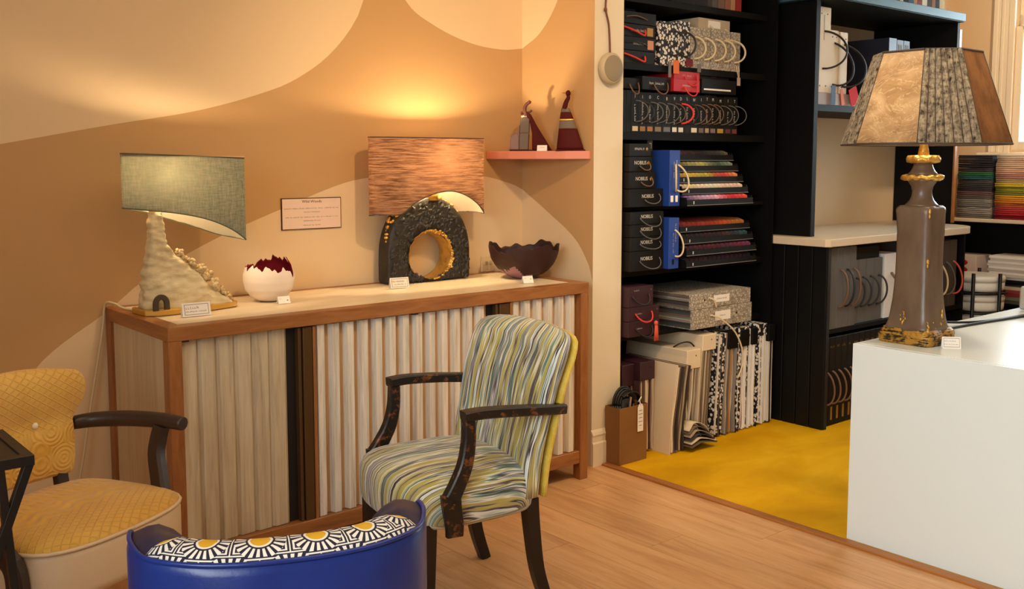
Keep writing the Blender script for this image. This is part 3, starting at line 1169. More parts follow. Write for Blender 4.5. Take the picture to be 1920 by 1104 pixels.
gz = [(1.14, 1.240), (1.25, 1.228), (1.341, 1.214), (1.43, 1.192), (1.52, 1.155), (1.595, 1.110)]
gb = [(1.14, 1.240), (1.25, 1.222), (1.341, 1.192), (1.43, 1.163), (1.52, 1.128), (1.595, 1.110)]
swept_shade(gl, 1.378, 3.43, .220, .075, lambda x: 1.422 - .016 * (x - 1.16) / .44, lambda x: smooth_interp(gz, x), lambda x: smooth_interp(gb, x), M_shgreen)
m = MB()
for s in (-1, 1):
    m.tube([(1.265, 3.42, 1.30), (1.265 + .02 * s, 3.42, 1.33), (1.378 + .21 * s, 3.43, 1.408)], .0018, 4)
ob('shade_carrier', m, M_brass, gl, w=True)
pc = [(1.378 + .216 * math.cos(2 * math.pi * k / 64), 3.413 + .062 * math.sin(2 * math.pi * k / 64)) for k in range(64)]
ob('top_cover', MB().prism(pc, 'xy', 1.412, 1.4135), M_lincream, gl, w=True)
pcd = thing('power_cord', 'cream flex running down the wall beside the sideboard', 'cord', (1.16, 3.655, .0))
ob('flex', MB().tube([(1.225, 3.49, .878), (1.21, 3.52, .876), (1.19, 3.57, .880), (1.175, 3.60, .892), (1.16, 3.655, .885), (1.150, 3.66, .80), (1.13, 3.655, .70), (1.09, 3.65, .50), (1.05, 3.64, .30), (1.0, 3.63, .12), (.96, 3.60, .006), (.90, 3.5, .005)], .0042, 6, smooth_n=5), M_string, pcd, w=True)
ob('plug', MB().box(.86, .90, 3.48, 3.52, 0, .03, .004), M_paper, pcd, w=True)

# ---------------------------------------------------------------- cracked egg
eg = thing('egg_vessel', 'cracked white egg vessel with crimson inside on the sideboard', 'vase', (1.700, 3.456, ZT))
def egg_r(t):  # 0 base .. 1 full tip
    return .096 * math.sin(math.pi * min(t * .93 + .09, 1)) ** .72
def brk(a):
    a = (a + math.pi) % (2 * math.pi) - math.pi
    v = .134 - .014 * math.cos(a + 2.27) + .010 * math.sin(a * 2 + .4) + .006 * math.sin(a * 9 + 1) + .005 * math.sin(a * 17) + .003 * math.sin(a * 31)
    v += .030 * math.exp(-((a + .35) / .10) ** 2)          # upright splinter
    v -= .030 * math.exp(-((a + .78) / .16) ** 2)          # notch
    return v
m = MB()
na = 120
rows = []
for j in range(23):
    f = j / 22
    ring = []
    for k in range(na):
        a = 2 * math.pi * k / na
        z = f * brk(a)
        r = interp([(0, .034), (.006, .050), (.02, .070), (.045, .088), (.075, .0955), (.10, .0945), (.13, .086), (.155, .072), (.19, .05)], z)
        ring.append((r * math.cos(a), r * math.sin(a), z))
    rows.append(ring)
inner = [[(x * .955, y * .955, max(z, .008)) for x, y, z in r] for r in rows]
m.rings(rows, cap=False)
m.face([m.bm.verts.new(p) for p in rows[0]][::-1])
ob('shell', m, M_egg, eg, recalc=True)
m = MB()
rim = [[(x * .999, y * .999, z + .0003) for x, y, z in rows[-1]]]
m.rings([rows[-1]] + inner[::-1], cap=False)
m.face([m.bm.verts.new(p) for p in inner[0]])
ob('inside', m, M_eggin, eg)
ob('foot', MB().lathe([(0, -.001), (.036, -.001), (.036, .003), (0, .003)], 24), M_satinblack, eg)

# ---------------------------------------------------------------- black arch lamp
al = thing('table_lamp', 'black leaf textured arch lamp with gold hole and brown shade', 'lamp', (2.52, 3.60, ZT))
ctr = Vector((2.515, .983))
def outer(t):
    """outline of the arch around its hole, by angle"""
    c, s_ = math.cos(t), math.sin(t)
    W, T, Bm = .218, .256, .983 - .8745
    if s_ >= 0:
        p = 2.15
        q = 1 / ((abs(c) / W) ** p + (abs(s_) / T) ** p) ** (1 / p)
    else:
        q = min(W * 1.0 / max(abs(c), 1e-6), Bm / max(abs(s_), 1e-6))
    return q
def inner_r(t):
    c, s_ = math.cos(t), math.sin(t)
    return 1 / math.sqrt((c / .108) ** 2 + (s_ / .101) ** 2)
n = 120
YA, YBk = 3.552, 3.640
ts = [2 * math.pi * k / n for k in range(n)]
def pt_(t, f, y):
    ri, ro = inner_r(t), outer(t)
    r = ri + (ro - ri) * f
    return (ctr.x + r * math.cos(t), y, ctr.y + r * math.sin(t))
m = MB()
rows = []
prof = [(.06, YBk), (.5, YBk), (.95, YBk - .002), (1, YBk - .01), (1.0, YA + .012), (.97, YA + .003), (.9, YA), (.72, YA - .006), (.5, YA - .008), (.3, YA - .006), (.1, YA), (.02, YA + .006)]
for f, y in prof:
    rows.append([])
    for t in ts:
        p = pt_(t, f, y)
        w_ = noise.noise(Vector((p[0] * 18, p[1] * 18, p[2] * 18))) * .004
        rows[-1].append((p[0] + w_ * .5, p[1] + (w_ if f < .99 else 0), max(p[2] + w_ * .4, ZT + .001)))
m.rings(rows, cap=False)
ob('body', m, M_char, al, w=True)
m = MB()
rows = []
for f, y in ((.06, YBk), (.0, YBk - .004), (.0, YBk - .03), (-.03, 3.60), (.0, YA + .02), (.03, YA), (.10, YA - .006)):
    rows.append([])
    for t in ts:
        p = pt_(t, f + (.05 * noise.noise(Vector((math.cos(t) * 5, math.sin(t) * 5, y * 60))) if f > .05 else 0), y)
        w_ = noise.noise(Vector((p[0] * 40, p[1] * 40, p[2] * 40))) * .005
        rows[-1].append((p[0] + w_, p[1], p[2] + w_))
m.rings(rows, cap=False)
ob('gold_rim', m, M_gold, al, w=True)
# overlapping leaves on the face
random.seed(5)
m = MB()
for i in range(420):
    t = random.uniform(0, 2 * math.pi)
    f = random.uniform(.17, .86)
    p = pt_(t, f, YA - .006)
    if p[2] < ZT + .012:
        continue
    a = random.uniform(0, 6.28)
    L, W_ = random.uniform(.012, .020), random.uniform(.007, .011)
    d, s_ = Vector((math.cos(a), 0, math.sin(a))), Vector((-math.sin(a), 0, math.cos(a)))
    o_ = Vector(p)
    v = [o_ - d * L, o_ - d * L * .2 + s_ * W_, o_ + d * L, o_ - d * L * .2 - s_ * W_, o_ + Vector((0, -random.uniform(.004, .007), 0)), ]
    V = [m.bm.verts.new(q) for q in v]
    for k in range(4):
        m.face((V[k], V[(k + 1) % 4], V[4]))
lv = ob('leaf_relief', m, M_char, al, w=True)
lv['kind'] = 'stuff'
m = MB()
for i in range(70):
    t = random.gauss(math.pi / 2 + .25, .42)
    p = pt_(t, random.uniform(.97, 1.06), random.uniform(YA + .01, YBk - .02))
    m.ball(p, random.uniform(.006, .013), 1, 1, random.uniform(.5, 1), sub=1)
cr = ob('gold_crest', m, M_gold, al, w=True)
cr['kind'] = 'stuff'
for z, y in ((1.16, 3.585), (1.10, 3.60), (1.055, 3.58), (1.19, 3.60)):
    x = ctr.x - math.sqrt(max(0, 1 - ((z - .983) / .256) ** 2)) * .218
    ob('gold_bead', MB().ball((x - .001, y, z), .006, sub=1), M_gold, al, w=True)
m = MB()
for i in range(44):
    t = random.uniform(-1.5, 1.9)
    p = pt_(t, random.uniform(0, .11), YA - random.uniform(.004, .012))
    m.ball(p, random.uniform(.004, .008), 1.3, .6, .8, sub=1)
fr = ob('gold_frill', m, M_gold, al, w=True)
fr['kind'] = 'stuff'
m = MB().lathe([(0, 0), (.03, 0), (.022, .03), (.012, .045), (.012, .07), (.015, .07), (.015, .10), (0, .10)], 14, (2.535, 3.565, 1.225))
ob('socket', m, M_gold, al, w=True)
ob('bulb', MB().ball((2.555, 3.548, 1.395), .019, 1, 1, 1.2), M_bulb2, al, w=True)
m = MB().tube([(2.535, 3.565, 1.32), (2.545, 3.558, 1.345), (2.554, 3.549, 1.378)], .011, 8)
ob('bulb_holder', m, M_brass, al, w=True)
az = [(2.21, 1.178), (2.31, 1.172), (2.33, 1.180), (2.385, 1.219), (2.439, 1.243), (2.51, 1.262), (2.581, 1.266), (2.65, 1.250), (2.728, 1.212), (2.795, 1.158), (2.82, 1.155)]
swept_shade(al, 2.502, 3.545, .294, .068, lambda x: 1.494, lambda x: smooth_interp(az, x), lambda x: 1.166, M_shbrown, 96, 2.6)
m = MB()
for s in (-1, 1):
    m.tube([(2.535, 3.565, 1.32), (2.535 + .04 * s, 3.56, 1.35), (2.514 + .285 * s, 3.545, 1.486)], .002, 4)
ob('shade_carrier', m, M_brass, al, w=True)

# ---------------------------------------------------------------- burgundy bowl
bw = thing('bowl', 'burgundy bowl with torn rim and pink glaze patches at sideboard end', 'bowl', (2.925, 3.405, ZT))
def rimz(a):
    return .140 + .012 * math.sin(a * 3 + 1) + .008 * math.sin(a * 7) + .005 * math.sin(a * 17 + 2) + .02 * math.exp(-((a - 5.7) / .16) ** 2)
m = MB()
na = 96
rows = []
for j in range(15):
    f = j / 14
    ring = []
    for k in range(na):
        a = 2 * math.pi * k / na
        z = f * rimz(a)
        r = interp([(0, .05), (.004, .06), (.015, .085), (.035, .112), (.06, .134), (.09, .149), (.12, .157), (.17, .163)], z) + .002 * noise.noise(Vector((math.cos(a) * 5, math.sin(a) * 5, z * 40)))
        ring.append((r * math.cos(a), r * math.sin(a), z))
    rows.append(ring)
m.rings(rows, cap=False)
m.face([m.bm.verts.new(p) for p in rows[0]][::-1])
m.mi = 1
for f in m.bm.faces:
    c = f.calc_center_median()
    a = math.atan2(c.y, c.x)
    if c.z < .026 + .026 * math.sin(a * 2.4 + 2.2) + .012 * math.sin(a * 9) and c.z > .003:
        f.material_index = 1
ob('outside', m, [M_burg, M_pinkpatch], bw)
m = MB()
inner = [[(x * .955, y * .955, max(z, .006)) for x, y, z in r] for r in rows]
m.rings([rows[-1]] + inner[::-1], cap=False)
m.face([m.bm.verts.new(p) for p in inner[0]])
ob('inside', m, M_burgin, bw)

# ---------------------------------------------------------------- two shelf sculptures (turned along the shelf front)
ZS = 1.4412
sc1 = thing('sculpture', 'sculpture of grey towers beside a burgundy sail with curled finial', 'sculpture', (3.028, 3.475, ZS), R(-50))
ob('base', MB().box(-.098, .095, -.016, .018, 0, .006, .002), M_wine, sc1)
m = MB().prism([(-.094, .006), (-.055, .006), (-.056, .070), (-.066, .082), (-.088, .070), (-.095, .05)], 'xz', -.010, .012, .002)
ob('tower', m, M_mauve, sc1)
m = MB().prism([(-.066, .006), (-.052, .006), (-.052, .120), (-.060, .112)], 'xz', -.004, .016, .002)
ob('tower', m, M_mauve, sc1)
m = MB().prism([(-.053, .006), (-.012, .006), (-.008, .080), (-.050, .080)], 'xz', -.014, .012, .002)
ob('tower', m, M_greyst, sc1)
m = MB().prism([(-.050, .082), (-.008, .082), (-.006, .146), (-.020, .154), (-.040, .150), (-.048, .136)], 'xz', -.014, .012, .002)
ob('tower', m, M_greyst, sc1)
m = MB().tube([(-.044, -.002, .156), (-.030, -.002, .160), (-.014, -.002, .157)], .005, 6)
ob('ivory_ring', m, M_offw, sc1)
m = MB().tube([(-.046, -.004, .168), (-.025, -.004, .172), (-.005, -.004, .166)], .004, 6)
ob('ring', m, M_wine, sc1)
m = MB().prism([(.006, .006), (.095, .006), (.060, .062), (.025, .118), (.0, .166), (-.020, .180), (-.022, .165), (-.004, .130), (.006, .08)], 'xz', -.010, .010, .003)
ob('sail', m, M_wine, sc1)
m = MB().tube([(-.022, 0, .160), (-.030, 0, .185), (-.024, 0, .208), (-.010, 0, .221)], lambda u: .010 - .003 * u, 8, smooth_n=5)
m.ball((-.008, 0, .222), .0095, sub=1)
m.tube([(-.048, 0, .176), (-.03, 0, .172), (-.008, 0, .176), (.004, 0, .186)], .0055, 6)
ob('finial', m, plain('russet_glaze', '#5E3422', .45), sc1)

sc2 = thing('sculpture', 'tall burgundy cone sculpture with grey band and gold ring', 'sculpture', (3.098, 3.29, ZS), R(-50))
ob('base', MB().box(-.062, .070, -.022, .022, 0, .006, .002), M_wine, sc2)
def cone(z0, z1, mat, nm):
    L = [(.006, -.060), (.10, -.050), (.14, -.046), (.185, -.040), (.21, -.030), (.225, -.018)]
    Rr = [(.006, .064), (.08, .040), (.14, .018), (.185, .000), (.21, -.010), (.225, -.012)]
    rows = []
    for i in range(7):
        z = z0 + (z1 - z0) * i / 6
        l, r = interp(L, z), interp(Rr, z)
        c_, h_ = (l + r) / 2, max((r - l) / 2, .003)
        rows.append([(c_ + h_ * math.cos(2 * math.pi * k / 20), max(h_ * .38, .003) * math.sin(2 * math.pi * k / 20), z) for k in range(20)])
    ob(nm, MB().rings(rows), mat, sc2)
cone(.006, .098, M_wine, 'lower_cone')
cone(.0985, .136, M_greyst, 'grey_band')
cone(.1362, .1425, M_gold, 'gold_ring')
cone(.143, .172, M_wine, 'upper_cone')
cone(.1722, .192, M_greyst, 'neck')
m = MB().tube([(-.024, 0, .188), (-.018, 0, .215), (-.008, 0, .235), (-.008, 0, .25)], lambda u: .012 - .005 * u, 8, smooth_n=5)
m.ball((-.008, 0, .256), .012, 1, 1, 1.2, sub=2)
ob('finial', m, M_wine, sc2)
ob('wing', MB().tube([(-.034, 0, .258), (-.008, 0, .259), (.014, 0, .270)], .0035, 6), M_gold, sc2)


# ---------------------------------------------------------------- striped armchair (x forward, y to the sitter's left)
def cushion(mb, xr, xf, wr, wf, levels, p=5, n=56, bow=0, yc=0):
    """levels: (inset, z) rings of a rounded trapezoid outline, bottom to top; last ring is filled by a fan"""
    rows = []
    for ins, z in levels:
        ring = []
        for k in range(n):
            t = 2 * math.pi * k / n
            c, s_ = math.cos(t), math.sin(t)
            q = (abs(c) ** p + abs(s_) ** p) ** (-1 / p)
            u, v = q * c * ins, q * s_ * ins
            x = (xr + xf) / 2 + u * (xf - xr) / 2
            w_ = wr + (wf - wr) * (u + 1) / 2
            x += bow * (1 - v * v) * (u + 1) / 2
            ring.append((x, v * w_ + yc, z))
        rows.append(ring)
    mb.rings(rows)
    return mb


st = thing('armchair', 'black armchair with green and yellow streaked velvet before the sideboard', 'chair', (1.853, 2.52, 0), R(171.2))
dome = [(.90, .318), (.96, .320), (.985, .335), (1.0, .365), (1.0, .395), (.985, .420), (.95, .441), (.88, .455), (.75, .466), (.55, .474), (.3, .478), (.08, .479)]
ob('seat', cushion(MB(), -.225, .235, .245, .262, dome, 4.2, 72, .03), M_strx, st)
mb = MB()
zs = [.36, .40, .45, .5, .55, .6, .65, .7, .75, .79, .82, .842, .855, .862]
sh = [1, 1, 1, 1, 1, 1, 1, 1, 1, 1, .985, .95, .88, .76]
th = [.085, .088, .09, .09, .09, .088, .086, .083, .080, .076, .070, .058, .040, .018]
def bx(z):   # rear face line of the back
    return interp([(.30, -.205), (.50, -.232), (.70, -.272), (.86, -.322)], z)
def bwid(z):
    return interp([(.30, .245), (.45, .243), (.6, .255), (.75, .270), (.86, .278)], z)
rows = []
for z, s_, t_ in zip(zs, sh, th):
    ring = []
    for k in range(64):
        a = 2 * math.pi * k / 64
        c, sn = math.cos(a), math.sin(a)
        q = (abs(c) ** 4 + abs(sn) ** 4) ** (-1 / 4)
        u, v = q * c, q * sn
        yy = v * bwid(z) * s_
        xx = bx(z) + .012 + t_ / 2 + u * t_ / 2
        xx -= .018 * (1 - v * v) * (u + 1) / 2 * (1 if z < .8 else .5)
        xx += -.012 * (1 - v * v)
        zz = z + .012 * (1 - v * v) * (z - .36) / .5
        ring.append((xx, yy, zz))
    rows.append(ring)
bo = ob('backrest', mb.rings(rows), M_strz, st)
mid = [Vector(p) for p in rows[5]]
acc = [0]
for k in range(1, 64):
    acc.append(acc[-1] + (mid[k] - mid[k - 1]).length)
per = acc[-1] + (mid[0] - mid[-1]).length
att = bo.data.attributes.new('across', 'FLOAT', 'POINT')
for i in range(len(bo.data.vertices)):
    s_ = acc[i % 64]
    att.data[i].value = s_ if s_ < per / 2 else s_ - per
mb = MB()
rows = []
for z, s_ in zip(zs, sh):
    ring = []
    for k in range(40):
        a = 2 * math.pi * k / 40
        c, sn = math.cos(a), math.sin(a)
        q = (abs(c) ** 8 + abs(sn) ** 8) ** (-1 / 8)
        u, v = q * c, q * sn
        ring.append((bx(z) + .007 + u * .008 - .012 * (1 - v * v), v * (bwid(z) * s_ + .001), z - .004 + .012 * (1 - v * v) * (z - .36) / .5))
    rows.append(ring)
ob('outside_back', mb.rings(rows), M_yelfab, st)
for yy, z in ((-.10, .76), (.04, .76), (-.16, .60), (.0, .60), (.16, .60)):
    ob('button', MB().ball((bx(z) + .082 - .028 * (1 - (yy / .27) ** 2), yy, z), .008, .5, 1, 1, sub=1), M_strz, st)
for s_ in (-1, 1):
    mb = MB()
    mb.bar([(.092, s_ * .262, .656), (.03, s_ * .266, .659), (-.08, s_ * .270, .652), (-.18, s_ * .268, .642), (-.262, s_ * .262, .634)], lambda u: .046 - .01 * u, .030, (0, 1, 0), smooth_n=4, bev=.3)
    ob('arm_rail', mb, M_worn, st)
    mb = MB()
    mb.bar([(.074, s_ * .262, .642), (.076, s_ * .263, .575), (.090, s_ * .266, .51), (.118, s_ * .270, .455), (.140, s_ * .273, .42)], .034, lambda u: .034 + .016 * u, (0, 1, 0), smooth_n=5, bev=.25)
    ob('arm_post', mb, M_worn, st)
    mb = MB()
    mb.bar([(.140, s_ * .274, .435), (.138, s_ * .274, .40), (.128, s_ * .272, .34), (.128, s_ * .272, .305)], .018, lambda u: .064 - .012 * u, (0, 1, 0), smooth_n=4, bev=.25)
    ap = ob('arm_plate', mb, M_worn, st)
    for z in (.405, .330):
        ob('screw', MB().ball((.134, s_ * .284, z), .005, 1, .5, 1, sub=1), M_bronze, ap)
    mb = MB().bar([(.185, s_ * .205, .335), (.188, s_ * .207, .15), (.188, s_ * .207, 0)], lambda u: .050 - .016 * u, lambda u: .050 - .016 * u, (0, 1, 0), bev=.15)
    ob('leg', mb, M_legblk, st)
    mb = MB().bar([(-.175, s_ * .200, .345), (-.185, s_ * .200, .24), (-.205, s_ * .198, .11), (-.240, s_ * .198, 0)], lambda u: .042 - .008 * u, lambda u: .050 - .014 * u, (0, 1, 0), smooth_n=4, bev=.15)
    ob('leg', mb, M_legblk, st)

# ---------------------------------------------------------------- yellow armchair
yc = thing('armchair', 'yellow embossed armchair with cream seat border and dark brown arms', 'chair', (.733, 2.704, 0), R(-64.2))
ob('seat_base', cushion(MB(), -.215, .190, .232, .262, [(.93, .335), (.985, .340), (1.0, .36), (1.0, .445), (.985, .463), (.9, .464)], 4.5, 64, .03, .022), M_creamlea, yc)
ob('seat', cushion(MB(), -.215, .190, .232, .262, [(.975, .455), (.985, .465), (.965, .476), (.90, .486), (.78, .494), (.55, .500), (.3, .503), (.08, .504)], 4.5, 64, .03, .022), M_yseat, yc)
mb = MB()
pts = []
for k in range(64):
    t = 2 * math.pi * k / 64
    c, s_ = math.cos(t), math.sin(t)
    q = (abs(c) ** 4.5 + abs(s_) ** 4.5) ** (-1 / 4.5)
    u, v = q * c * .995, q * s_ * .995
    pts.append(((-.215 + .190) / 2 + u * .2025 + .03 * (1 - v * v) * (u + 1) / 2, v * (.232 + .03 * (u + 1) / 2) + .022, .465))
mb.tube(pts + pts[:1], .0052, 6)
ob('piping', mb, M_creamlea, yc)
mb = MB()
zs = [.515, .525, .55, .60, .645, .665, .685, .71, .745, .775, .795, .808, .815]
hw = [.178, .188, .194, .199, .199, .198, .206, .224, .234, .230, .218, .200, .17]
th = [.030, .045, .055, .060, .056, .048, .058, .078, .088, .082, .066, .044, .016]
rows = []
for z, h_, t_ in zip(zs, hw, th):
    ring = []
    for k in range(64):
        a = 2 * math.pi * k / 64
        c, sn = math.cos(a), math.sin(a)
        q = (abs(c) ** 3.4 + abs(sn) ** 3.4) ** (-1 / 3.4)
        u, v = q * c, q * sn
        cx_ = interp([(.5, -.175), (.66, -.185), (.82, -.165)], z)
        ring.append((cx_ + u * t_ / 2 - .03 * (1 - v * v) + .0, v * h_, z + .018 * (1 - v * v) * (z - .51) / .3))
    rows.append(ring)
ob('backrest', mb.rings(rows), M_yback, yc)
for yy in (-.08, .075):
    ob('button', MB().ball((-.183 - .03 * (1 - (yy / .2) ** 2) + .026, yy, .672), .0095, .6, 1, 1, sub=2), M_button, yc)
for s_ in (-1, 1):
    mb = MB().bar([(-.150, s_ * .150, .36), (-.176, s_ * .152, .46), (-.195, s_ * .152, .60)], .036, .026, (0, 1, 0), smooth_n=3)
    ob('stile', mb, M_dkwood, yc)
    mb = MB().tube([(.128, s_ * .309, .655), (.06, s_ * .306, .658), (-.06, s_ * .296, .654), (-.16, s_ * .262, .648), (-.20, s_ * .215, .645)], lambda u: .019 + .004 * math.sin(u * 3.1), 10, smooth_n=5)
    ob('arm_rail', mb, M_dkwood, yc)
    mb = MB().bar([(.055, s_ * .300, .645), (.045, s_ * .294, .60), (.048, s_ * .284, .56), (.075, s_ * .265, .50), (.105, s_ * .242, .44), (.11, s_ * .236, .38)], .034, lambda u: .044 + .014 * u, (0, 1, 0), smooth_n=5, bev=.45)
    ob('arm_post', mb, M_dkwood, yc)
    mb = MB().bar([(.135, s_ * .20, .345), (.165, s_ * .215, .16), (.185, s_ * .222, 0)], lambda u: .050 - .018 * u, lambda u: .056 - .022 * u, (0, 1, 0), smooth_n=3, bev=.3)
    ob('leg', mb, M_dkwood, yc)
    mb = MB().bar([(-.16, s_ * .165, .345), (-.19, s_ * .170, .16), (-.235, s_ * .172, 0)], lambda u: .042 - .012 * u, lambda u: .044 - .014 * u, (0, 1, 0), smooth_n=3, bev=.3)
    ob('leg', mb, M_dkwood, yc)

# ---------------------------------------------------------------- blue tub chair, seen from behind
bc = thing('tub_chair', 'royal blue leather tub chair with yellow rosette print, seen from behind', 'chair', (.84, 1.665, 0), R(67.6))
ctl = [(.150, .268), (.11, .278), (.04, .276), (-.04, .245), (-.095, .17), (-.120, .085), (-.126, 0), (-.120, -.085), (-.095, -.17), (-.04, -.245), (.04, -.276), (.11, -.278), (.150, -.268)]
path = spline([(a, b, 0) for a, b in ctl], 8)
L = [0]
for a, b in zip(path, path[1:]):
    L.append(L[-1] + (b - a).length)
tot = L[-1]
nor = []
for i, p in enumerate(path):
    d = (path[min(i + 1, len(path) - 1)] - path[max(i - 1, 0)]).normalized()
    nor.append(Vector((-d.y, d.x, 0)))       # towards the inside
def wing(s):     # 0 in the back, 1 at the arm ends
    e = abs(s / tot - .5) * 2
    return max(0, min(1, (e - .58) / .16))
rows = []
for i, p in enumerate(path):
    w_ = wing(L[i])
    w_ = w_ * w_ * (3 - 2 * w_)
    e = abs(L[i] / tot - .5) * 2
    zt = .698 + .004 * w_ - .05 * max(0, (e - .86) / .14) ** 2
    tk = .070 + .034 * w_
    n_ = nor[i]
    sec = [(.045, .11), (.018, .13), (.002, .40), (-.004, .55), (-.004, zt - .02), (0, zt - .006), (.006, zt), (.02 + .012 * w_, zt + .010 * w_), (tk * .5, zt + .012 * w_), (tk * .75, zt + .002 * w_ - .002), (tk * .93, zt - .018), (tk, zt - .045), (tk, .42), (tk - .01, .13)]
    rows.append([p + n_ * a + Vector((0, 0, b)) for a, b in sec])
mb = MB()
mb.rings(rows)
for f in mb.bm.faces:
    c = f.calc_center_median()
    if len(f.verts) == 4:
        i_ = min(range(len(path)), key=lambda k: (path[k].x - c.x) ** 2 + (path[k].y - c.y) ** 2)
        dd = (Vector((c.x, c.y, 0)) - path[i_]).dot(nor[i_])
        if wing(L[i_]) > .25 and dd > .004 and c.z > .3:
            f.material_index = 1
    else:
        f.material_index = 1
ob('shell', mb, [M_blue, M_navy], bc)
# printed pad that rolls over the top of the back
i0 = [i for i in range(len(path)) if abs(L[i] / tot - .5) * 2 < .64]
pp = [path[i] for i in i0]
pn = [nor[i] for i in i0]
pl = [L[i] for i in i0]
def prof_pad(v):
    """(offset inward, z, arc length) of the pad section"""
    tab = [(.004, .697), (.012, .708), (.026, .717), (.045, .722), (.066, .720), (.086, .711), (.100, .695), (.108, .670), (.110, .63), (.108, .56), (.104, .46)]
    x = v * (len(tab) - 1)
    k = min(int(x), len(tab) - 2)
    f = x - k
    a = tab[k][0] + (tab[k + 1][0] - tab[k][0]) * f
    z = tab[k][1] + (tab[k + 1][1] - tab[k][1]) * f
    s_ = sum(math.dist(tab[q], tab[q + 1]) for q in range(k)) + f * math.dist(tab[k], tab[k + 1])
    return a, z, s_
npts = len(pp) - 1
def padpt(u, v):
    k = min(int(u * npts), npts - 1)
    f = u * npts - k
    p = pp[k].lerp(pp[k + 1], f)
    n_ = pn[k].lerp(pn[k + 1], f)
    a, z, s_ = prof_pad(v)
    e = min(u, 1 - u) / .10
    ez = 1 if e >= 1 else math.sqrt(max(0, 1 - (1 - e) ** 2))
    return p + n_ * (.004 + (a - .004) * (.6 + .4 * ez)) + Vector((0, 0, z - .016 * (1 - ez)))
def paduv(u, v):
    k = min(int(u * npts), npts - 1)
    return (pl[k] + (pl[k + 1] - pl[k]) * (u * npts - k) + .02, prof_pad(v)[2] + .080)
ob('print_pad', MB().grid(padpt, npts * 2, 20, paduv), M_rosette, bc)
mb = MB().tube([path[i] + nor[i] * .001 + Vector((0, 0, .699 + .004 * (lambda q: q * q * (3 - 2 * q))(wing(L[i])) - .05 * max(0, (abs(L[i] / tot - .5) * 2 - .86) / .14) ** 2)) for i in range(len(path))], .0046, 8)
ob('piping', mb, M_blue, bc)
ob('seat', cushion(MB(), -.05, .23, .17, .20, [(.95, .30), (1, .32), (1, .42), (.96, .445), (.8, .46), (.4, .468), (.08, .47)], 4, 48, .03), M_blue, bc)
ob('seat_base', cushion(MB(), -.055, .19, .18, .20, [(1, .15), (1, .30)], 5, 40), M_navy, bc)
for x, y in ((.14, .17), (.14, -.17), (-.06, .12), (-.06, -.12)):
    ob('leg', MB().lathe([(0, 0), (.014, 0), (.021, .17), (0, .17)], 12, (x, y, 0)), M_legblk, bc)

# ---------------------------------------------------------------- black side table and what stands on it
tx1, ty0, tz = .532, 2.155, .80
tb = thing('side_table', 'black metal side table with crossed legs at the left edge', 'table', (.31, 2.28, 0))
tx0, ty1 = .09, 2.41
mb = MB()
mb.box(tx0, tx1, ty0, ty0 + .022, tz - .022, tz, .001).box(tx0, tx1, ty1 - .022, ty1, tz - .022, tz, .001)
mb.box(tx0, tx0 + .022, ty0 + .022, ty1 - .022, tz - .022, tz, .001).box(tx1 - .022, tx1, ty0 + .022, ty1 - .022, tz - .022, tz, .001)
ob('top_frame', mb, M_satinblack, tb, w=True)
ob('table_top', MB().box(tx0 + .022, tx1 - .022, ty0 + .022, ty1 - .022, tz - .012, tz - .004), M_satinblack, tb, w=True)
for y in (ty0 + .011, ty1 - .011):
    ob('leg', MB().bar([(tx1 - .010, y, tz - .020), (tx1 - .094, y, .56), (tx1 - .30, y, .010)], .020, .017, (0, 1, 0), bev=.1), M_satinblack, tb, w=True)
    ob('leg', MB().bar([(tx1 - .064, y + .0005, tz - .022), (tx1 - .047, y + .0005, .52), (tx1 - .012, y + .0005, .010)], .018, .016, (0, 1, 0), bev=.1), M_satinblack, tb, w=True)
    ob('foot_bar', MB().box(tx0 + .1, tx1, y - .011, y + .011, 0, .014, .001), M_satinblack, tb, w=True)
ob('leg', MB().bar([(tx0 + .02, (ty0 + ty1) / 2, tz - .022), (tx0 + .12, (ty0 + ty1) / 2, .012)], .02, .02, (0, 1, 0), bev=.1), M_satinblack, tb, w=True)
ob('foot_bar', MB().box(tx0 + .1, tx0 + .122, ty0 + .022, ty1 - .022, 0, .014, .001), M_satinblack, tb, w=True)
vs = thing('vase', 'cream ruffled vase on the black side table, cut by left edge', 'vase', (.405, 2.325, tz))
def ruff(r, z, a):
    return r * (1 + (.10 * math.sin(a * 9) + .04 * math.sin(a * 23)) * max(0, z - .07) / .05), .006 * math.sin(a * 13) * max(0, z - .09) / .03
ob('body', MB().lathe([(0, 0), (.030, 0), (.034, .01), (.026, .03), (.030, .06), (.048, .09), (.058, .115), (.060, .122), (.055, .117), (.042, .09), (.022, .06), (0, .055)], 64, wob=ruff), M_egg, vs)
price_card(.448, 2.215, tz, .06, .020, R(-40), 'grey card lying on the black side table at left edge', [('nnnnn', .008, 0, .5)])

# ---------------------------------------------------------------- white plinth, tall lamp and desk things
PX0, PY1, PZ = 3.240, 1.940, .740
pl_ = thing('plinth', 'large glossy white display counter on the right of the shop', 'counter', (4.2, 1.3, 0))
ob('front_panel', MB().box(PX0, PX0 + .02, .65, PY1, .009, PZ - .001, .001), M_plinth, pl_, w=True)
ob('side_panel', MB().box(PX0 + .02, 5.1, PY1 - .02, PY1, .009, PZ - .001, .001), M_plinth, pl_, w=True)
ob('side_panel', MB().box(PX0 + .02, 5.1, .65, .67, .009, PZ - .001, .001), M_plinth, pl_, w=True)
ob('back_panel', MB().box(5.08, 5.1, .67, PY1 - .02, .009, PZ - .001, .001), M_plinth, pl_, w=True)
ob('counter_top', MB().box(PX0 + .0205, 5.0795, .6705, PY1 - .0205, PZ - .02, PZ), M_plinth, pl_, w=True)

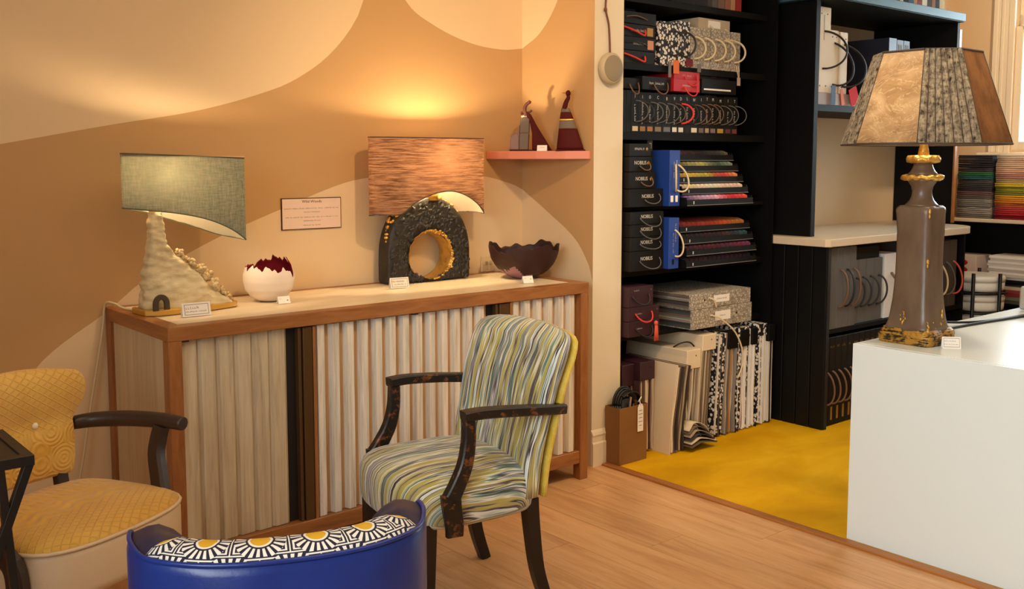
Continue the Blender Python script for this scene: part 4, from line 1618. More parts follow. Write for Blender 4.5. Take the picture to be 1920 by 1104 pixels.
LC = (3.452, 1.812)
tl = thing('table_lamp', 'tall umber square pillar lamp with panelled parchment shade on white counter', 'lamp', (LC[0], LC[1], PZ))
def sq(h_, z, n=32, p=7, wob=0, sd=0):
    ring = []
    for k in range(n):
        a = 2 * math.pi * k / n + math.pi / n
        c, s_ = math.cos(a), math.sin(a)
        q = (abs(c) ** p + abs(s_) ** p) ** (-1 / p)
        q *= h_ * (1 + wob * noise.noise(Vector((c * 2.2 + sd, s_ * 2.2, z * 16))))
        ring.append((q * c, q * s_, z))
    return ring
mb = MB()
mb.rings([sq(.100, 0, 48, 9, .06), sq(.104, .010, 48, 9, .10), sq(.102, .022, 48, 9, .12, 3), sq(.104, .034, 48, 9, .10, 5), sq(.097, .046, 48, 9, .10, 7), sq(.088, .056, 48, 9, .08)])
def strata():
    t = NT('gilded_strata')
    n1 = t.noise(t.coord(scale=(6, 6, 60)), 3, 4, .7)
    n2 = t.noise(t.coord(), 45, 3, .6)
    f = t.math('MULTIPLY_ADD', n2, .5, t.math('MULTIPLY', n1, .6))
    t.base(t.ramp(f, [(.50, '#2C2013'), (.58, '#B98A35')], 'LINEAR'))
    t.set(Roughness=.42, Metallic=.35)
    t.bump(f, .9, .01)
    return t.m
ob('base', mb, strata(), tl)
mb = MB()
mb.rings([sq(h_, z, 48, 6.5, .035, z * 9) for z, h_ in [(.050, .092), (.065, .084), (.09, .078), (.12, .074), (.16, .070), (.20, .067), (.25, .0655), (.30, .0645), (.35, .0645), (.40, .0655), (.44, .067), (.465, .068), (.480, .069), (.490, .066), (.497, .058)]])
ob('pillar', mb, M_clay, tl)
mb = MB()
for z, a, r in ((.478, 1, .009), (.462, 1, .007), (.30, 1, .009), (.285, 1, .006), (.10, 2, .008), (.115, 2, .006)):
    d = .066 if z > .2 else .070
    if a == 1:
        mb.ball((-d, -d, z), r, .6, .6, 1.3, sub=1)
    else:
        mb.ball((-.02 + .05, -.078, z), r, .6, .4, 1.6, sub=1)
for k in range(26):
    u = random.random()
    mb.ball((random.choice([-.076 + random.uniform(-.004, .004), random.uniform(-.07, .05)]), -.080 + random.uniform(-.006, .004), .05 + .045 * u * u), random.uniform(.003, .006) * (1.2 - u), 1, 1, 1.8, sub=1)
for k in range(14):
    u = random.random()
    mb.ball((-.082 + .004 * u, random.gauss(.012, .012 * (1 - u) + .002), .05 + .075 * u), random.uniform(.004, .007) * (1.15 - u), .7, 1, 1.8, sub=1)
g_ = ob('gold_patches', mb, M_gold, tl)
g_['kind'] = 'stuff'
mb = MB().lathe([(.0, .492), (.062, .494), (.052, .504), (.042, .516), (.036, .530), (.034, .548), (.038, .566), (.048, .582), (.058, .592), (0, .592)], 32)
ob('waisted_neck', mb, M_clay, tl)
def rough(r, z, a):
    return r * (1 + .06 * noise.noise(Vector((math.cos(a) * 9, math.sin(a) * 9, z * 60)))), .003 * math.sin(a * 11) * (r > .05)
ob('gold_collar', MB().lathe([(0, .588), (.060, .588), (.072, .594), (.072, .602), (.058, .607), (0, .607)], 64, wob=rough), M_gold, tl)
ob('upper_neck', MB().lathe([(0, .605), (.056, .606), (.042, .620), (.034, .636), (.031, .650), (0, .650)], 32), M_clay, tl)
ob('gold_collar', MB().lathe([(0, .648), (.040, .648), (.056, .655), (.058, .664), (.052, .674), (.030, .678), (0, .678)], 64, wob=rough), M_gold, tl)
ob('stem', MB().lathe([(0, .676), (.020, .677), (.017, .700), (.014, .712), (.012, .80), (0, .80)], 20), M_gold, tl)
ob('bulb', MB().ball((0, 0, .86), .032, 1, 1, 1.2), M_bulb3, tl)
ob('bulb_holder', MB().lathe([(0, .79), (.016, .79), (.016, .825), (0, .825)], 12), M_brass, tl)
# octagonal shade: parchment faces on the axes, narrow inked faces on the corners
def octa(ap, cut, z):
    """ap = half width, cut = corner cut"""
    a, c = ap, ap - cut
    return [Vector((-a, -c, z)), Vector((-a, c, z)), Vector((-c, a, z)), Vector((c, a, z)), Vector((a, c, z)), Vector((a, -c, z)), Vector((c, -a, z)), Vector((-c, -a, z))]
B, T = octa(.262, .150, .716), octa(.162, .088, 1.036)
for i in range(8):
    b0, b1, t0, t1 = B[i], B[(i + 1) % 8], T[i], T[(i + 1) % 8]
    m = MB()
    if i % 2 == 0:
        m.grid(lambda u, v: b0.lerp(b1, u).lerp(t0.lerp(t1, u), v), 4, 6, smooth=False)
        ob('shade_panel', m, M_leather if i == 6 else M_shtan, tl)
    else:
        nn = (b1 - b0).cross(t0 - b0).normalized()
        if nn.dot((b0 + t1) / 2 * Vector((1, 1, 0))) < 0 if False else nn.dot(Vector((b0.x + b1.x, b0.y + b1.y, 0))) < 0:
            nn = -nn
        m.grid(lambda u, v: b0.lerp(b1, u).lerp(t0.lerp(t1, u), v) + nn * (.007 * abs(math.sin(u * math.pi * 7))), 42, 6, smooth=False)
        ob('shade_panel', m, M_shrib, tl)
        m = MB()
        for k in range(8):
            u = k / 7
            m.tube([b0.lerp(b1, u) + nn * .0016, t0.lerp(t1, u) + nn * .0016], .0014, 4)
        ob('pleat_lines', m, M_rim, tl)
m = MB()
for Z in (B, T):
    m.tube(list(Z) + [Z[0]], .0045, 6)
ob('shade_binding', m, M_rim, tl)
m = MB()
for i in range(0, 8, 2):
    m.tube([Vector((0, 0, .815)), (T[i] + T[(i + 1) % 8]) / 2], .002, 4)
ob('shade_carrier', m, M_brass, tl)
m = MB().tube([(.098, .03, .012), (.16, .045, .02), (.26, .10, .045), (.38, .085, .020), (.62, .03, .006), (1.05, -.02, .006), (1.5, -.12, .006)], .0055, 6, smooth_n=5)
ob('cord', m, M_blkcord, tl)
m = MB().tube([(.098, .02, .010), (.18, .03, .006), (.34, .04, .006), (.62, .018, .006), (1.05, -.034, .006)], .0055, 6, smooth_n=5)
ob('cord', m, M_blkcord, tl)

gb_ = thing('desk_box', 'grey rounded box on the far right of white counter', 'box', (4.62, 1.84, PZ))
ob('shell', MB().box(-.12, .12, -.06, .06, .004, .11, .018, 3), M_steel, gb_)
ob('reflection_strip', MB().box(-.11, .11, -.062, -.056, 0, .010), plain('dusty_pink_strip', '#A87F78', .6), gb_)  # pink strip painted in for the box's reflection on the counter


# ---------------------------------------------------------------- black shelving unit in the recess
bk = thing('shelving_unit', 'tall black shelving unit full of sample boxes in the recess', 'shelf', (3.9, 3.45, 0))
SX0, SX1, SYF, SYB = 3.342, 4.435, 3.205, 3.782
ob('side_panel', MB().box(XN + .001, SX0, 3.22, SYB, .009, 2.70), M_black, bk, w=True)
ob('side_panel', MB().box(SX1, SX1 + .012, 3.15, SYB, .009, 2.70), M_black, bk, w=True)
ob('back_panel', MB().box(SX0, SX1, 3.765, SYB, .009, 2.70), M_black, bk, w=True)
ZD, ZC_, ZM, ZBs, ZA, ZTop = .578, .885, 1.182, 1.527, 1.846, 2.150
for z, t in ((ZD, .024), (ZC_, .03), (ZM, .018), (ZBs, .034), (ZA, .032), (ZTop, .03)):
    ob('shelf', MB().box(SX0, SX1, SYF, 3.765, z - t, z, .001), M_black, bk, w=True)


def box_thing(name, label, cat, x0, x1, y0, y1, z0, z1, mat, group=None, rz=0, bev=.0015):
    t = thing(name, label, cat, ((x0 + x1) / 2, (y0 + y1) / 2, z0), rz, group)
    hx, hy = (x1 - x0) / 2, (y1 - y0) / 2
    ob('body', MB().box(-hx, hx, -hy, hy, 0, z1 - z0, bev), mat, t)
    t['_d'] = 0
    del t['_d']
    return t


def arc_handle(t, p0, p1, out, sag, mat, r=.0035, dy=.012, n=5):
    """cord loop on the front of a box: from p0 to p1 (local x, y, z), pushed sideways/down by sag"""
    p0, p1 = Vector(p0), Vector(p1)
    pts = []
    for k in range(n * 2 + 7):
        a = math.pi * k / (n * 2 + 6)
        pts.append(p0.lerp(p1, (1 - math.cos(a)) / 2) + (Vector(sag) + Vector((0, -dy, 0))) * math.sin(a))
    return ob('handle', MB().tube(pts, r, 6), mat, t)


def front_label(t, x0, x1, z0, z1, y, mat, name='label'):
    return ob(name, MB().box(x0, x1, y - .0012, y, z0, z1), mat, t)


# --- boxes lettered on the front, lower stack of five and upper stack of three
yb0 = 3.15
rows_n = [(.886, .979, 3.300, 3.580, 'lowest'), (.980, 1.044, 3.300, 3.578, 'second from the bottom'), (1.045, 1.102, 3.300, 3.579, 'third from the bottom'), (1.103, 1.162, 3.300, 3.578, 'topmost, under the middle shelf')]
for i, (z0, z1, xa, xb, pos) in enumerate(rows_n):
    t = box_thing('sample_box', 'black lettered sample box, %s of the lower stack by the pillar' % pos, 'box', xa + .05, xb, yb0, yb0 + .36, z0, z1 - .001, M_boxblk2, 'black lettered sample boxes by the pillar')
    hx, hy, h = (xb - xa - .05) / 2, .18, z1 - z0
    lettering('NOBILIS', .024, (-.003, -hy - .0005, h * .6), FRONT, M_letter, t, w=False, sx=.95)
    arc_handle(t, (-.05, -hy, h * .5), (.085, -hy, h * .62), 0, (.025, -.004, -.045 if i != 1 else -.03), M_grcord, .0028)
rows_u = [(1.183, 1.268, 3.345, 3.577, 'NOBILIS', 'lowest, wide'), (1.269, 1.346, 3.345, 3.520, 'NOBILIS', 'middle'), (1.347, 1.416, 3.345, 3.500, 'NOBILIS', 'upper'), (1.417, 1.476, 3.345, 3.490, 'Bambou', 'topmost')]
for i, (z0, z1, xa, xb, tx, pos) in enumerate(rows_u):
    t = box_thing('sample_box', 'black lettered sample box, %s of the stack on the middle shelf' % pos, 'box', xa, xb, yb0 + .005, yb0 + .36, z0, z1 - .001, M_boxblk2, 'black lettered sample boxes by the pillar')
    hx, hy, h = (xb - xa) / 2, .1775, z1 - z0
    lettering(tx, .024 if i < 3 else .02, (-.005 if i else .01, -hy - .0005, h * .58), FRONT, M_letter, t, w=False, sx=.95)
    if i < 3:
        arc_handle(t, (-.01, -hy, h * .4), (hx - .03, -hy, h * .7), 0, (.02, -.004, -.03), M_brcord if i else M_grcord, .003)
    if i >= 1:
        ob('gold_mark', MB().ball((hx - .03, -hy - .001, h * .55), .009, 1, .2, 1.1, sub=1), M_gilt, t)
t = box_thing('sample_book', 'slim black upright book with gold label left of the blue box', 'book', 3.525, 3.562, 3.21, 3.50, 1.269, 1.500, M_boxblk)
lettering('COLLECTION', .013, (0, -.1455, .10), FRONT_V, M_letter, t, w=False)
front_label(t, -.008, .008, .185, .212, -.145, M_gilt)
front_label(t, -.008, .008, .02, .045, -.145, M_gilt)

# --- two cobalt boxes
t = box_thing('sample_box', 'cobalt blue upright box with looped cream cord handle, the upper one', 'box', 3.582, 3.655, 3.12, 3.42, 1.183, 1.446, M_blu)
lettering('Collection N', .016, (.012, -.1505, .16), FRONT_V, M_letter, t, w=False)
lettering('tissus unis', .012, (-.006, -.1505, .17), FRONT_V, M_letter, t, w=False)
front_label(t, -.028, -.010, .02, .05, -.15, M_paper)
front_label(t, .006, .022, .02, .05, -.15, M_paper)
arc_handle(t, (.006, -.15, .195), (.010, -.15, .07), 0, (-.03, -.015, 0), M_string, .0045)
arc_handle(t, (.022, -.15, .195), (.016, -.15, .075), 0, (.05, -.015, -.03), M_string, .0045)
t = box_thing('sample_box', 'cobalt blue upright box with plain cream cord, the lower one', 'box', 3.583, 3.655, 3.12, 3.42, .886, 1.128, M_blu)
lettering('Collection', .015, (.012, -.1505, .17), FRONT_V, M_letter, t, w=False)
lettering('unis et faux unis', .010, (-.004, -.1505, .12), FRONT_V, M_letter, t, w=False)
front_label(t, -.012, .002, .02, .045, -.15, M_boxblk)
arc_handle(t, (.004, -.15, .185), (.008, -.15, .06), 0, (.032, -.015, -.02), M_string, .0045)


# --- trays of thread skeins, staggered forward
def tray(label, x0, x1, y0, z0, h, cols, top_open=True, tag_=True):
    t = thing('thread_tray', label, 'tray', ((x0 + x1) / 2, y0 + .17, z0), 0, 'black thread trays')
    hx, hy = (x1 - x0) / 2, .17
    m = MB()
    m.box(-hx, hx, -hy, hy, 0, .006).box(-hx, hx, -hy, -hy + .006, .006, h * .55).box(-hx, hx, hy - .006, hy, .006, h)
    m.box(-hx, -hx + .006, -hy + .006, hy - .006, .006, h * .75).box(hx - .006, hx, -hy + .006, hy - .006, .006, h * .75)
    ob('tray', m, M_boxblk, t)
    ob('lip', MB().box(-hx, hx, -hy - .003, -hy + .001, 0, .003), M_greyl, t)
    if tag_:
        front_label(t, -hx + .045, -hx + .051, h * .15, h * .42, -hy, M_letter, 'tag')
    n = len(cols)
    w_ = (2 * hx - .03) / n
    for i, c in enumerate(cols):
        m = MB()
        xa = -hx + .015 + w_ * i
        m.tube([(xa + w_ * .5 - .006, -hy + .018, h * .62), (xa + w_ * .5, -hy + .05, h * .72), (xa + w_ * .5 + .008, hy - .03, h * .72)], lambda u: w_ * .50 * (.75 + .25 * min(1, u * 6)), 7)
        ob('skein', m, col_mat(c), t)
    return t


def ramp_cols(cs, n):
    out = []
    for i in range(n):
        f = i / (n - 1) * (len(cs) - 1)
        k = min(int(f), len(cs) - 2)
        a, b = lin(cs[k]), lin(cs[k + 1])
        u = f - k
        h = ''
        for q in range(3):
            A, B_ = int(cs[k][1 + 2 * q:3 + 2 * q], 16), int(cs[k + 1][1 + 2 * q:3 + 2 * q], 16)
            v = int(A + (B_ - A) * u + random.uniform(-9, 9))
            h += '%02X' % max(0, min(255, v))
        out.append('#' + h)
    return out


random.seed(21)
up = [('#5E2B22', '#3A2A22', '#191614', '#2A2520', '#4B4237'), ('#5B3028', '#8C8452', '#A59E5E', '#3F5142', '#6B7F60'), ('#A9823A', '#BFA94E', '#A8963C', '#B23A34', '#D97A5A'),
      ('#BFA884', '#DCC9A2', '#D9CDB8', '#D8B9A2', '#E0B7A2'), ('#6E4A6E', '#B58AA8', '#D9A2AE', '#C22A30', '#D9483E')]
nm = ['topmost, dull brown', 'second, olive to green', 'third, yellow to coral', 'fourth, cream to pink', 'lowest, mauve to red']
for i in range(5):
    z0 = 1.183 + (4 - i) * .0535
    tray('black tray of thread skeins, %s threads, of the upper stack' % nm[i], 3.672, 4.18 + .0 * i, 3.215 - i * .032, z0, .052, ramp_cols(up[i], 15))
lo = [('#6B2018', '#8E2A1A', '#B5481E', '#A8632A'), ('#141010', '#2A1512', '#3A2022', '#1E4348'), ('#3A1420', '#4A1826', '#501C2E', '#6E2A44'), ('#2A0F18', '#3A1420', '#34121C', '#200C12')]
nm = ['topmost, rust red', 'second, dark teal', 'third, plum', 'lowest, dark wine']
for i in range(4):
    z0 = .886 + (3 - i) * .0555
    tray('black tray of thread skeins, %s threads, of the lower stack' % nm[i], 3.690, 4.235, 3.145 - min(i, 2) * .022, z0, .050, ramp_cols(lo[i], 15))

# --- upright black spines on the shelf above
random.seed(5)
xs = 3.352
SP = [(.034, '', '', M_brcord, ''), (.032, '', '', M_brcord, ''), (.052, 'Jungle', 'J', M_navybind, '#C9B48F'), (.050, 'Textures', 'I', M_blkcord, '#8E6A45'), (.052, 'Orient', 'O', M_grcord, '#9A6C3F'), (.060, 'Classics', 'C', M_grcord, '#7F6B55'), (.066, 'Botanic', 'B', M_grcord, '#6B6A70'),
      (.045, 'Velours', 'V', M_brcord, '#D9D0C4'), (.048, 'Damas', 'D', M_redcord, '#D8CBB5'), (.046, 'Linens', 'L', M_blkcord, '#1A1716'), (.058, 'Panama', 'W', M_brcord, '#D8CBB5'), (.050, 'Ikat', 'I', M_brcord, '#6E5F55'), (.040, 'Tweed', 'T', M_brcord, '#A58A6A'), (.052, 'Maison', 'M', M_brcord, '#7A5F5A'), (.066, 'Metis', 'M', M_grcord, '#A8822E'), (.055, 'Ipso', 'I', M_grcord, '#5A2428'), (.052, 'Toile', 'T', M_grcord, '#6A2A30')]
for i, (w_, tx, ini, cord, lb) in enumerate(SP):
    h = .192 + random.uniform(-.006, .006)
    nbr = 'second from the pillar' if i == 1 else 'against the pillar' if i == 0 else {8: 'with the red cord loop'}.get(i, 'counted %s from the left' % ['', '', 'third', 'fourth', 'fifth', 'sixth', 'seventh', 'eighth', 'ninth', 'tenth', 'eleventh', 'twelfth', 'thirteenth', 'fourteenth', 'fifteenth', 'sixteenth', 'seventeenth'][i])
    t = box_thing('sample_binder', 'upright black sample binder %s in the lettered row' % nbr, 'binder', xs, xs + w_ - .002, 3.215, 3.50, ZBs, ZBs + h, M_boxblk if i % 3 else M_boxblk2, 'row of upright black sample binders')
    hx, hy = (w_ - .002) / 2, .1425
    if ini:
        lettering(ini, .022, (-.002, -hy - .0005, h * .88), FRONT, M_letter, t, w=False, sx=.8)
        lettering(tx, .017, (-.002, -hy - .0005, h * .46), FRONT_V, M_letter, t, w=False, sx=1.35)
        arc_handle(t, (.004, -hy, h * .76), (.004, -hy, h * .26), 0, ((.040 if i % 2 else .052), -.02, 0), cord if cord in (M_redcord, M_brcord, M_grcord, M_blkcord) else M_grcord, .005 if cord is M_redcord else .0026)
        front_label(t, -hx * .72, hx * .72, .008, .030, -hy, col_mat(lb))
    xs += w_

# --- boxes lying on the row
def flat_box(label, x0, x1, y0, z0, z1, mat, tx=None, cord=None, tcol=None, d=.28, name='sample_box'):
    t = box_thing(name, label, 'box', x0, x1, y0, y0 + d, z0, z1, mat)
    hx, hy, h = (x1 - x0) / 2, d / 2, z1 - z0
    if tx:
        lettering(tx, min(.018, h * .35), (-.0, -hy - .0005, h * .5), FRONT, tcol or M_letter, t, w=False)
    if cord:
        arc_handle(t, (-hx * .2, -hy, h * .45), (hx * .75, -hy, h * .6), 0, (.0, -.01, -.05), cord, .0032)
    return t


zr = ZBs + .200
flat_box('flat black box lying on the binders, left of the scarlet boxes', 3.475, 3.672, 3.20, zr, zr + .062, M_boxblk2, 'LES LINENS', M_brcord)
flat_box('small dark box lying on the binders beside the pillar', 3.35, 3.47, 3.21, zr, zr + .05, M_boxblk, None, M_brcord)
flat_box('scarlet sample box with red cord, lower of the red pair', 3.678, 3.868, 3.185, zr, zr + .058, M_redbox, 'maison', M_redcord)
flat_box('scarlet sample box set back, upper of the red pair', 3.696, 3.884, 3.20, zr + .0585, zr + .098, M_redbox, 'Les unis', M_redcord)
t = flat_box('flat black box with a white edge strip, right of the scarlet boxes', 3.89, 4.16, 3.19, zr, zr + .070, M_boxblk, None)
front_label(t, -.12, .09, .016, .024, -.14, M_paper, 'edge_strip')
flat_box('thin black box with gold writing, topmost at right end', 3.895, 4.14, 3.22, zr + .0705, zr + .098, M_boxblk2, 'Atelier', None, M_gilt)

# --- shelf with patterned binders
z = ZA
for i, (h, cd, tx, lb) in enumerate([(.058, M_redcord, '', None), (.062, M_blkcord, 'tissages', '#C98A6A'), (.058, M_redcord, 'Collection', '#A9854A'), (.055, M_brcord, '', None)]):
    h_ = h
    t = flat_box('flat black sample box, %s of the stack left of the floral boxes' % ['lowest', 'second', 'third, red corded', 'topmost'][i], 3.350, 3.575, 3.215 - .004 * (i % 2), z, z + h_ - .001, M_boxblk if i % 2 else M_boxblk2, tx or None, None)
    if cd is M_redcord:
        ob('handle', MB().tube([(-.10, -.142, h_ * .7), (-.04, -.150, h_ * .45), (.02, -.152, h_ * .15), (.035, -.150, h_ * .25), (.04, -.142, h_ * .6)], .0042, 6, smooth_n=4), cd, t)
    else:
        ob('handle', MB().tube([(-.09, -.142, h_ * .5), (-.03, -.15, h_ * .62), (.05, -.142, h_ * .4)], .003, 6, smooth_n=4), cd, t)
    if lb:
        front_label(t, .055, .095, .008, h_ - .012, -.14, col_mat(lb))
    z += h_
for i, (xa, xb) in enumerate([(3.598, 3.655), (3.657, 3.728), (3.730, 3.815)]):
    t = box_thing('sample_binder', ['black and white floral binder, leftmost of three, narrow', 'black and white floral binder in the middle with orange tag', 'black and white floral binder with black loop, beside the snakeskin ones'][i], 'binder', xa, xb, 3.205, 3.52, ZA, ZA + .205 + .012 * (i == 2), M_bw, 'black and white floral binders')
    hy = .1575
    if i:
        arc_handle(t, (.0, -hy, .165), (.0, -hy, .05), 0, (.045, -.02, 0), M_blkcord, .005)
    if i == 1:
        ob('tag', MB().box(-.01, .03, -hy - .012, -hy - .010, -.035, .028), col_mat('#E0713A'), t)
    if i == 0:
        ob('tag', MB().box(.02, .04, -hy - .012, -hy - .010, -.055, .018), M_greyl, t)
    if i == 2:
        ob('tag', MB().box(.0, .05, -hy - .012, -hy - .010, .004, .040), col_mat('#6E1A1E'), t)
for i in range(5):
    xa = 3.818 + i * .078
    t = box_thing('sample_binder', 'grey snakeskin binder with cream cord loop, %s of five' % ['first from the left', 'second from the left', 'in the middle', 'fourth from the left', 'at the right end'][i], 'binder', xa, xa + .076, 3.205 + .003 * (i % 2), 3.52, ZA, ZA + .196, M_snake, 'grey snakeskin binders')
    hy = .1575 - .0015 * (i % 2)
    arc_handle(t, (-.01, -hy, .150), (-.012, -hy, .045), 0, (.046, -.022, -.004), M_string, .0052)
    if i in (0, 4):
        ob('tag', MB().box(.0, .026, -hy - .014, -hy - .012, -.07 if i else -.02, -.03 if i else .02), col_mat('#B59A8E') if i else M_greyl, t)
        if i:
            ob('tag_cord', MB().tube([(.002, -hy - .004, .03), (.010, -hy - .013, -.03)], .0025, 5).tube([(.022, -hy - .004, .03), (.016, -hy - .013, -.03)], .0025, 5), M_string, t)
t = flat_box('flat beige box with white label on top of the snakeskin binders', 3.905, 4.150, 3.23, ZA + .1975, ZA + .252, M_beige, None)
front_label(t, -.05, .045, .010, .045, -.14, M_paper)
ob('handle', MB().tube([(-.04, -.141, .02), (.04, -.155, -.03), (.125, -.165, -.045), (.135, -.150, -.02), (.08, -.141, .012)], .0048, 6, smooth_n=5), M_string, t)
t = box_thing('sample_box', 'dark teal box standing behind the flat black box stack', 'box', 3.52, 3.592, 3.36, 3.56, ZA + .234, ZA + .285, plain('dark_teal_board', '#12303F', .6))
random.seed(9)
for i, (xa, w_, c) in enumerate([(3.95, .03, '#3A3836'), (3.985, .04, '#57524D'), (4.03, .05, '#6E5A4C'), (4.085, .04, '#8A5A48'), (4.13, .035, '#B07A58'), (4.17, .045, '#8E1A1A')]):
    box_thing('book', '%s book on the top shelf, its foot just in view' % ['charcoal', 'grey', 'brown grey', 'brick', 'tan', 'deep red'][i], 'book', xa, xa + w_, 3.21, 3.45, ZTop, ZTop + .24, col_mat(c))

# --- lower shelf: aubergine boxes and snakeskin swatch books
for i, (z0, z1, xb) in enumerate([(.579, .652, 3.560), (.653, .718, 3.556), (.719, .815, 3.512)]):
    t = box_thing('sample_box', 'aubergine sample box, %s of three on the lower shelf' % ['lowest, with coral tassel', 'middle', 'topmost'][i], 'box', 3.345, xb, 3.15, 3.45, z0, z1 - .001, M_purple, 'aubergine sample boxes')
    hx, h = (xb - 3.345) / 2, z1 - z0
    lettering('Gemmes', .010, (-.03, -.1505, h * .8 if i == 2 else h * .5), FRONT, M_letter, t, w=False)
    arc_handle(t, (-.06, -.15, h * .55), (.05, -.15, h * .6), 0, (.01, -.01, -.045), M_redcord if i == 1 else M_blkcord, .004)
    ob('stud', MB().ball((hx - .015, -.15, h - .02), .004, 1, .4, 1, sub=1), M_greyl, t)
    if i == 0:
        m = MB()
        m.ball((.065, -.165, .055), .012, 1, .8, 1)
        for k in range(7):
            m.tube([(.060 + .002 * k, -.166, .05), (.052 + .0045 * k, -.168, -.03)], .003, 5)
        ob('tassel', m, M_tassel, t)
for i, (z0, z1, dx) in enumerate([(.579, .676, 0), (.677, .752, -.012)]):
    t = thing('swatch_book', 'large snakeskin swatch book lying flat, %s of the pair' % ['lower', 'upper'][i], 'book', (3.973 + dx, 3.30, z0), 0, 'snakeskin swatch books')
    h = z1 - z0 - .001
    ob('cover', MB().box(-.235, .235, -.20, -.188, 0, h, .001), M_snake, t)
    ob('cover', MB().box(-.235, .235, -.188, .22, h - .004, h), M_snake, t)
    ob('cover', MB().box(-.235, .235, -.188, .22, 0, .004), M_snake, t)
    random.seed(i)
    cs = ['#3F4A4F', '#6A6F6C', '#8A7F74', '#4A3F3A', '#7B5A48', '#A2988A', '#2F3436']
    nl = 9
    for k in range(nl):
        za = .005 + (h - .010) * k / nl
        ob('sheet', MB().box(-.238 + random.uniform(-.004, .003), .230, -.187, .215, za, za + (h - .010) / nl - .0008), col_mat(cs[(k * 3 + i) % 7]), t)
    front_label(t, -.06, .06, h * .3, h * .78, -.20, M_paper)
    lettering('Serpentine' if i else 'Python', .014, (0, -.2016, h * .54), FRONT, M_ink, t, w=False)
    ob('stud', MB().ball((.11 if not i else -.13, -.20, h * .55), .006, 1, .4, 1, sub=1), M_boxblk, t)
    if i == 0:
        ob('handle', MB().tube([(-.10, -.201, .06), (-.04, -.215, .04), (.05, -.235, -.03), (.10, -.245, -.12), (.11, -.245, -.20), (.075, -.245, -.27)], .0042, 6, smooth_n=6), M_string, t)
    else:
        ob('handle', MB().tube([(-.10, -.201, .05), (-.07, -.212, .035), (-.055, -.212, .0)], .0042, 6, smooth_n=5), M_string, t)


# --- hanging fabric books standing on the carpet
def fabric_book(label, x0, x1, y0, h, lean, cover, header, cols, hdr_h=.075, sheets=7, wav=.004, cov_left=True, zb=.0085, clip=None, name='fabric_book', dy=.40):
    t = thing(name, label, 'book', ((x0 + x1) / 2, y0 + dy / 2, zb), 0)
    hx, hy = (x1 - x0) / 2, dy / 2
    def sheet(xa, xb_, ya, yb_, z0, z1, ph, amp):
        m = MB()
        nz = 10
        rows = []
        for k in range(nz + 1):
            f = k / nz
            zz = z0 + (z1 - z0) * f
            s_ = lean * (f ** 1.5 if lean > 0 else f) + amp * math.sin(f * 9 + ph) * (1 - f)
            s2 = lean * (f ** 1.5 if lean > 0 else f) + amp * math.sin(f * 9 + ph + .5) * (1 - f)
            rows.append([(xa + s_, ya, zz), (xb_ + s_, ya, zz), (xb_ + s2, yb_, zz), (xa + s2, yb_, zz)])
        m.rings(rows, smooth=False)
        return m
    x = -hx
    if cover:
        ob('cover', sheet(x, x + .005, -hy, hy, 0, h, 0, 0), cover, t)
        x += .006
    n = sheets
    wd_ = (hx - x - .002) / n
    for k in range(n):
        ob('sheet', sheet(x + wd_ * k, x + wd_ * (k + .8), -hy + random.uniform(-.004, .012), hy, random.uniform(0, .02), h - .012, random.random() * 6, wav), cols[k % len(cols)] if not isinstance(cols[k % len(cols)], str) else col_mat(cols[k % len(cols)]), t)
    if header:
        m = MB().box(-hx - .003 + lean, hx + .003 + lean, -hy - .004, hy, h - hdr_h, h + .004, .003)
        ob('header', m, header, t)
        ob('stud', MB().ball((hx * .3 + lean, -hy - .004, h - hdr_h * .3), .004, 1, .4, 1, sub=1), M_boxblk, t)
    if clip:
        ob('clip', MB().box(-hx * .8 + lean, hx * .8 + lean, -hy - .008, -hy + .05, h - .095, h - .01, .002), M_boxblk, t)
    return t


random.seed(14)
bg = ['#8F7F6A', '#C9B79C', '#5E4C3E', '#A99479', '#D9CDB8', '#6E5B4B', '#B7A488']
fabric_book('aubergine headed fabric book beside the kraft bag, nearest the pillar', 3.350, 3.425, 3.19, .430, 0, M_purple, M_purple, ['#3A1A22', '#7D7256', '#4A2028', '#8E8468'], .10, 6, .002)
fabric_book('aubergine headed fabric book with beige pages, next to cream books', 3.430, 3.525, 3.15, .440, .0, None, M_purple, ['#4A2A2A', '#B9A68C', '#6A4F42', '#D8C6AA', '#A8896E', '#CDB89B'], .085, 8, .004)
fabric_book('cream covered fabric book leaning right, with brown crumpled samples', 3.535, 3.645, 3.055, .425, .050, M_offw, None, ['#E2D2B6', '#4F3C30', '#7A6552', '#3F332B', '#9A866E', '#57463A', '#B29C80', '#3A2E28'], .0, 9, .007)
# its header flap
t = fabric_book('cream headed fabric book leaning on the one before', 3.672, 3.768, 3.10, .470, .034, M_offw, M_offw, bg, .09, 8, .009)
ob('handle', MB().tube([(.0, -.10, .475), (.02, -.13, .497), (.06, -.15, .50), (.085, -.16, .478)], .004, 6, smooth_n=4), M_blkcord, t)
fabric_book('large pale fabric book with deep header, tallest of the cream ones', 3.788, 3.885, 3.10, .532, .034, M_offw, M_offw, ['#9B8B76', '#6E5C4C', '#C2B196', '#584A3E', '#8F7B64'], .075, 7, .005)
fabric_book('fabric book in black and white floral cloth beside the pale one', 3.912, 3.985, 3.10, .538, .026, M_bw, None, [M_bw, '#D8CDC0', M_bw, '#4A4441', M_bw], 0, 6, .004)
fabric_book('fabric book of grey and tan samples with black clip', 3.992, 4.085, 3.10, .538, .016, None, None, ['#8C8078', '#B5A99C', '#6B5F58', '#B07E45', '#9A8F86', '#CFC6BC'], 0, 7, .006, clip=True)
fabric_book('black and white patterned fabric book with red pages', 4.096, 4.188, 3.10, .538, .008, M_bw, M_bw, ['#E8E1D8', M_bw, '#8E1F30', '#E5DAD0', '#7A1A2A', '#F0EAE2'], .05, 8, .004, clip=True)
